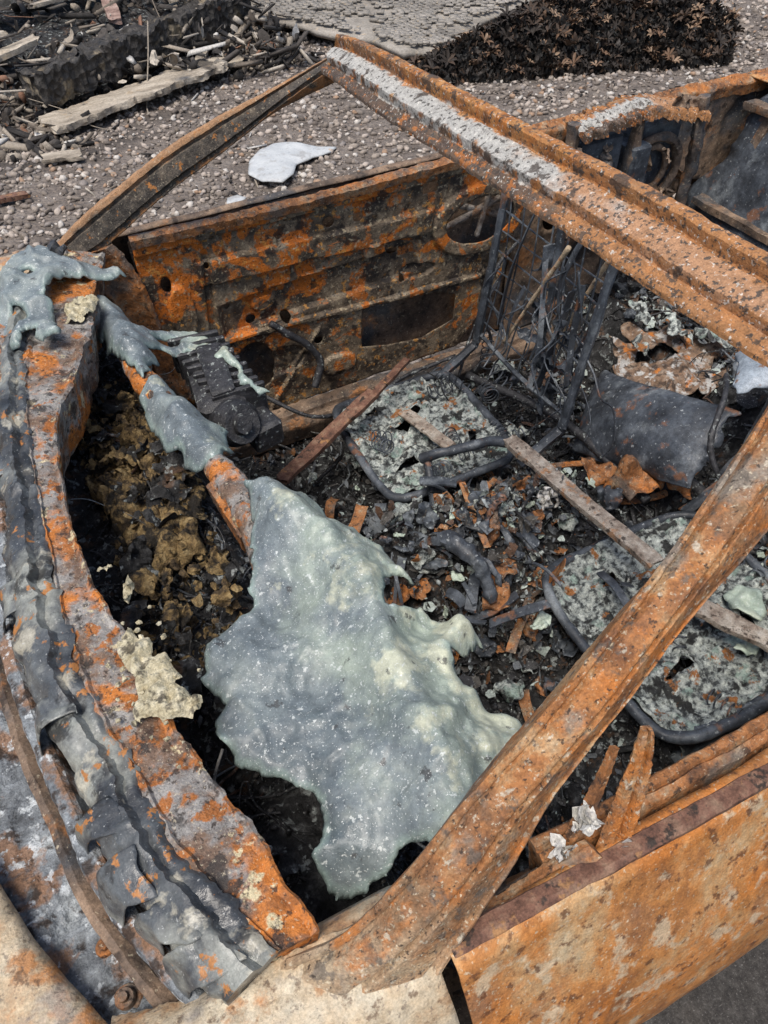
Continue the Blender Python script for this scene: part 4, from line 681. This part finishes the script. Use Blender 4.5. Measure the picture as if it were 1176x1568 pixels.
B2=np.array([(2.45,3.75),(2.42,3.40),(2.8,3.25),(3.312,3.08),(4.121,2.76),(4.8,3.4),(4.9,4.3),(3.945,4.45),(3.4,4.15),(3.0,3.95)])
mz=lambda x,y,e:.17*smooth(0,.4,e)+(fbm(np.c_[x,y,x*0],4,4,3)*.06+fbm(np.c_[x,y,x*0],11,3,6)*.07)*smooth(0,.15,e)
pile=gsheet('burnt_leaf_pile',B2,lambda x,y,e:np.c_[x,y,mz(x,y,e)-.02],.03,m_charm,None,rag=.14,rscale=4,seed=12)
n=60000;x=rng.uniform(2.3,5,n);y=rng.uniform(2.7,4.5,n);m=inpoly(x,y,B2);x,y=x[m],y[m];e=nearest(np.c_[x,y],B2)[0];x,y,e=x[:13000],y[:13000],e[:13000];n=len(x)
a=Acc();s=rng.uniform(.012,.036,n);scat(a,LFV,LFF,np.c_[x,y,mz(x,y,e)+rng.random(n)*.04],s,2.4,.25,rng.random(n)*.93)
nn=500;th=rng.random(nn)*6.28;rr_=rng.random(nn)**.5;scat(a,LFV,LFF,np.c_[3.6+np.cos(th)*1.5*rr_,3.6+np.sin(th)*1.0*rr_,.012+0*th],rng.uniform(.01,.025,nn),.5,.12)
for cc in rng.integers(0,n,520):
    th=rng.random()*6;k=7;base=np.array([x[cc],y[cc],mz(x[cc:cc+1],y[cc:cc+1],e[cc:cc+1])[0]+.04]);R=rng.uniform(.03,.06);r0=.6+.36*rng.random();TR=rotm(1,.6)[0]
    for tt in th+np.arange(k)*2*math.pi/k+rng.normal(0,.15,k):
        V=LFV*np.array((R*.55,R*.45,R*.7));V[:,0]+=R*.55;V[:,2]+=V[:,0]*.5;V=np.c_[V[:,0]*math.cos(tt)-V[:,1]*math.sin(tt),V[:,0]*math.sin(tt)+V[:,1]*math.cos(tt),V[:,2]]@TR.T+base
        a.add(V,None,LFF,min(.99,r0+.1*rng.random()))
a.build('leaves',m_leaf,pile)
gsheet('glass_shard',[(1.02,2.62),(.99,2.74),(1.04,2.87),(1.14,2.99),(1.23,3.03),(1.36,2.98),(1.53,2.88),(1.47,2.83),(1.36,2.79),(1.24,2.72),(1.18,2.62),(1.10,2.56)],lambda x,y,e:np.c_[x,y,.035+.02*np.sin(x*7)+fbm(np.c_[x,y,x*0],6,3,4)*.015-.01*np.exp(-e/.02)],.01,m_shard,None,rag=.008,rscale=9,thick=.006)
gsheet('glass_shard',[(.80,2.50),(.82,2.56),(.88,2.57),(.90,2.52),(.85,2.48)],lambda x,y,e:np.c_[x,y,.03+0*x],.008,m_shard,None,rag=.01,rscale=20,thick=.005)
# ------------------------------------------------------------------ camera, light
cam=bpy.data.cameras.new('camera');co=bpy.data.objects.new('camera',cam);bpy.context.collection.objects.link(co)
cam.sensor_fit='VERTICAL';cam.sensor_height=36;cam.lens=26;cam.clip_start=.02;cam.clip_end=500
r=Vector((.896,-.443,-.0325));f=Vector((.2764,.613,-.740)).normalized();r=(r-f*r.dot(f)).normalized();u=r.cross(f)
M=Matrix((r,u,-f)).transposed().to_4x4();M.translation=Vector((0,-.89,1.60));co.matrix_world=M
bpy.context.scene.camera=co
sd=Vector((-.28,-.22,.92)).normalized();el_=math.asin(sd.z);az=math.atan2(sd.x,sd.y)
w=bpy.data.worlds.new('World');bpy.context.scene.world=w;w.use_nodes=True;nt=w.node_tree
sk=nt.nodes.new('ShaderNodeTexSky');sk.sky_type='NISHITA';sk.sun_disc=False;sk.sun_elevation=el_;sk.sun_rotation=az;sk.dust_density=3;sk.air_density=1
bg=nt.nodes['Background'];bg.inputs[1].default_value=.15;nt.links.new(sk.outputs[0],bg.inputs[0])
sl=bpy.data.lights.new('sun','SUN');sl.energy=3.3;sl.angle=math.radians(24);sl.color=(1,.945,.87);so=bpy.data.objects.new('sun',sl);bpy.context.collection.objects.link(so)
so.rotation_euler=(-sd).to_track_quat('-Z','Y').to_euler()
vs=bpy.context.scene.view_settings;vs.view_transform='Standard';vs.look='None';vs.exposure=0
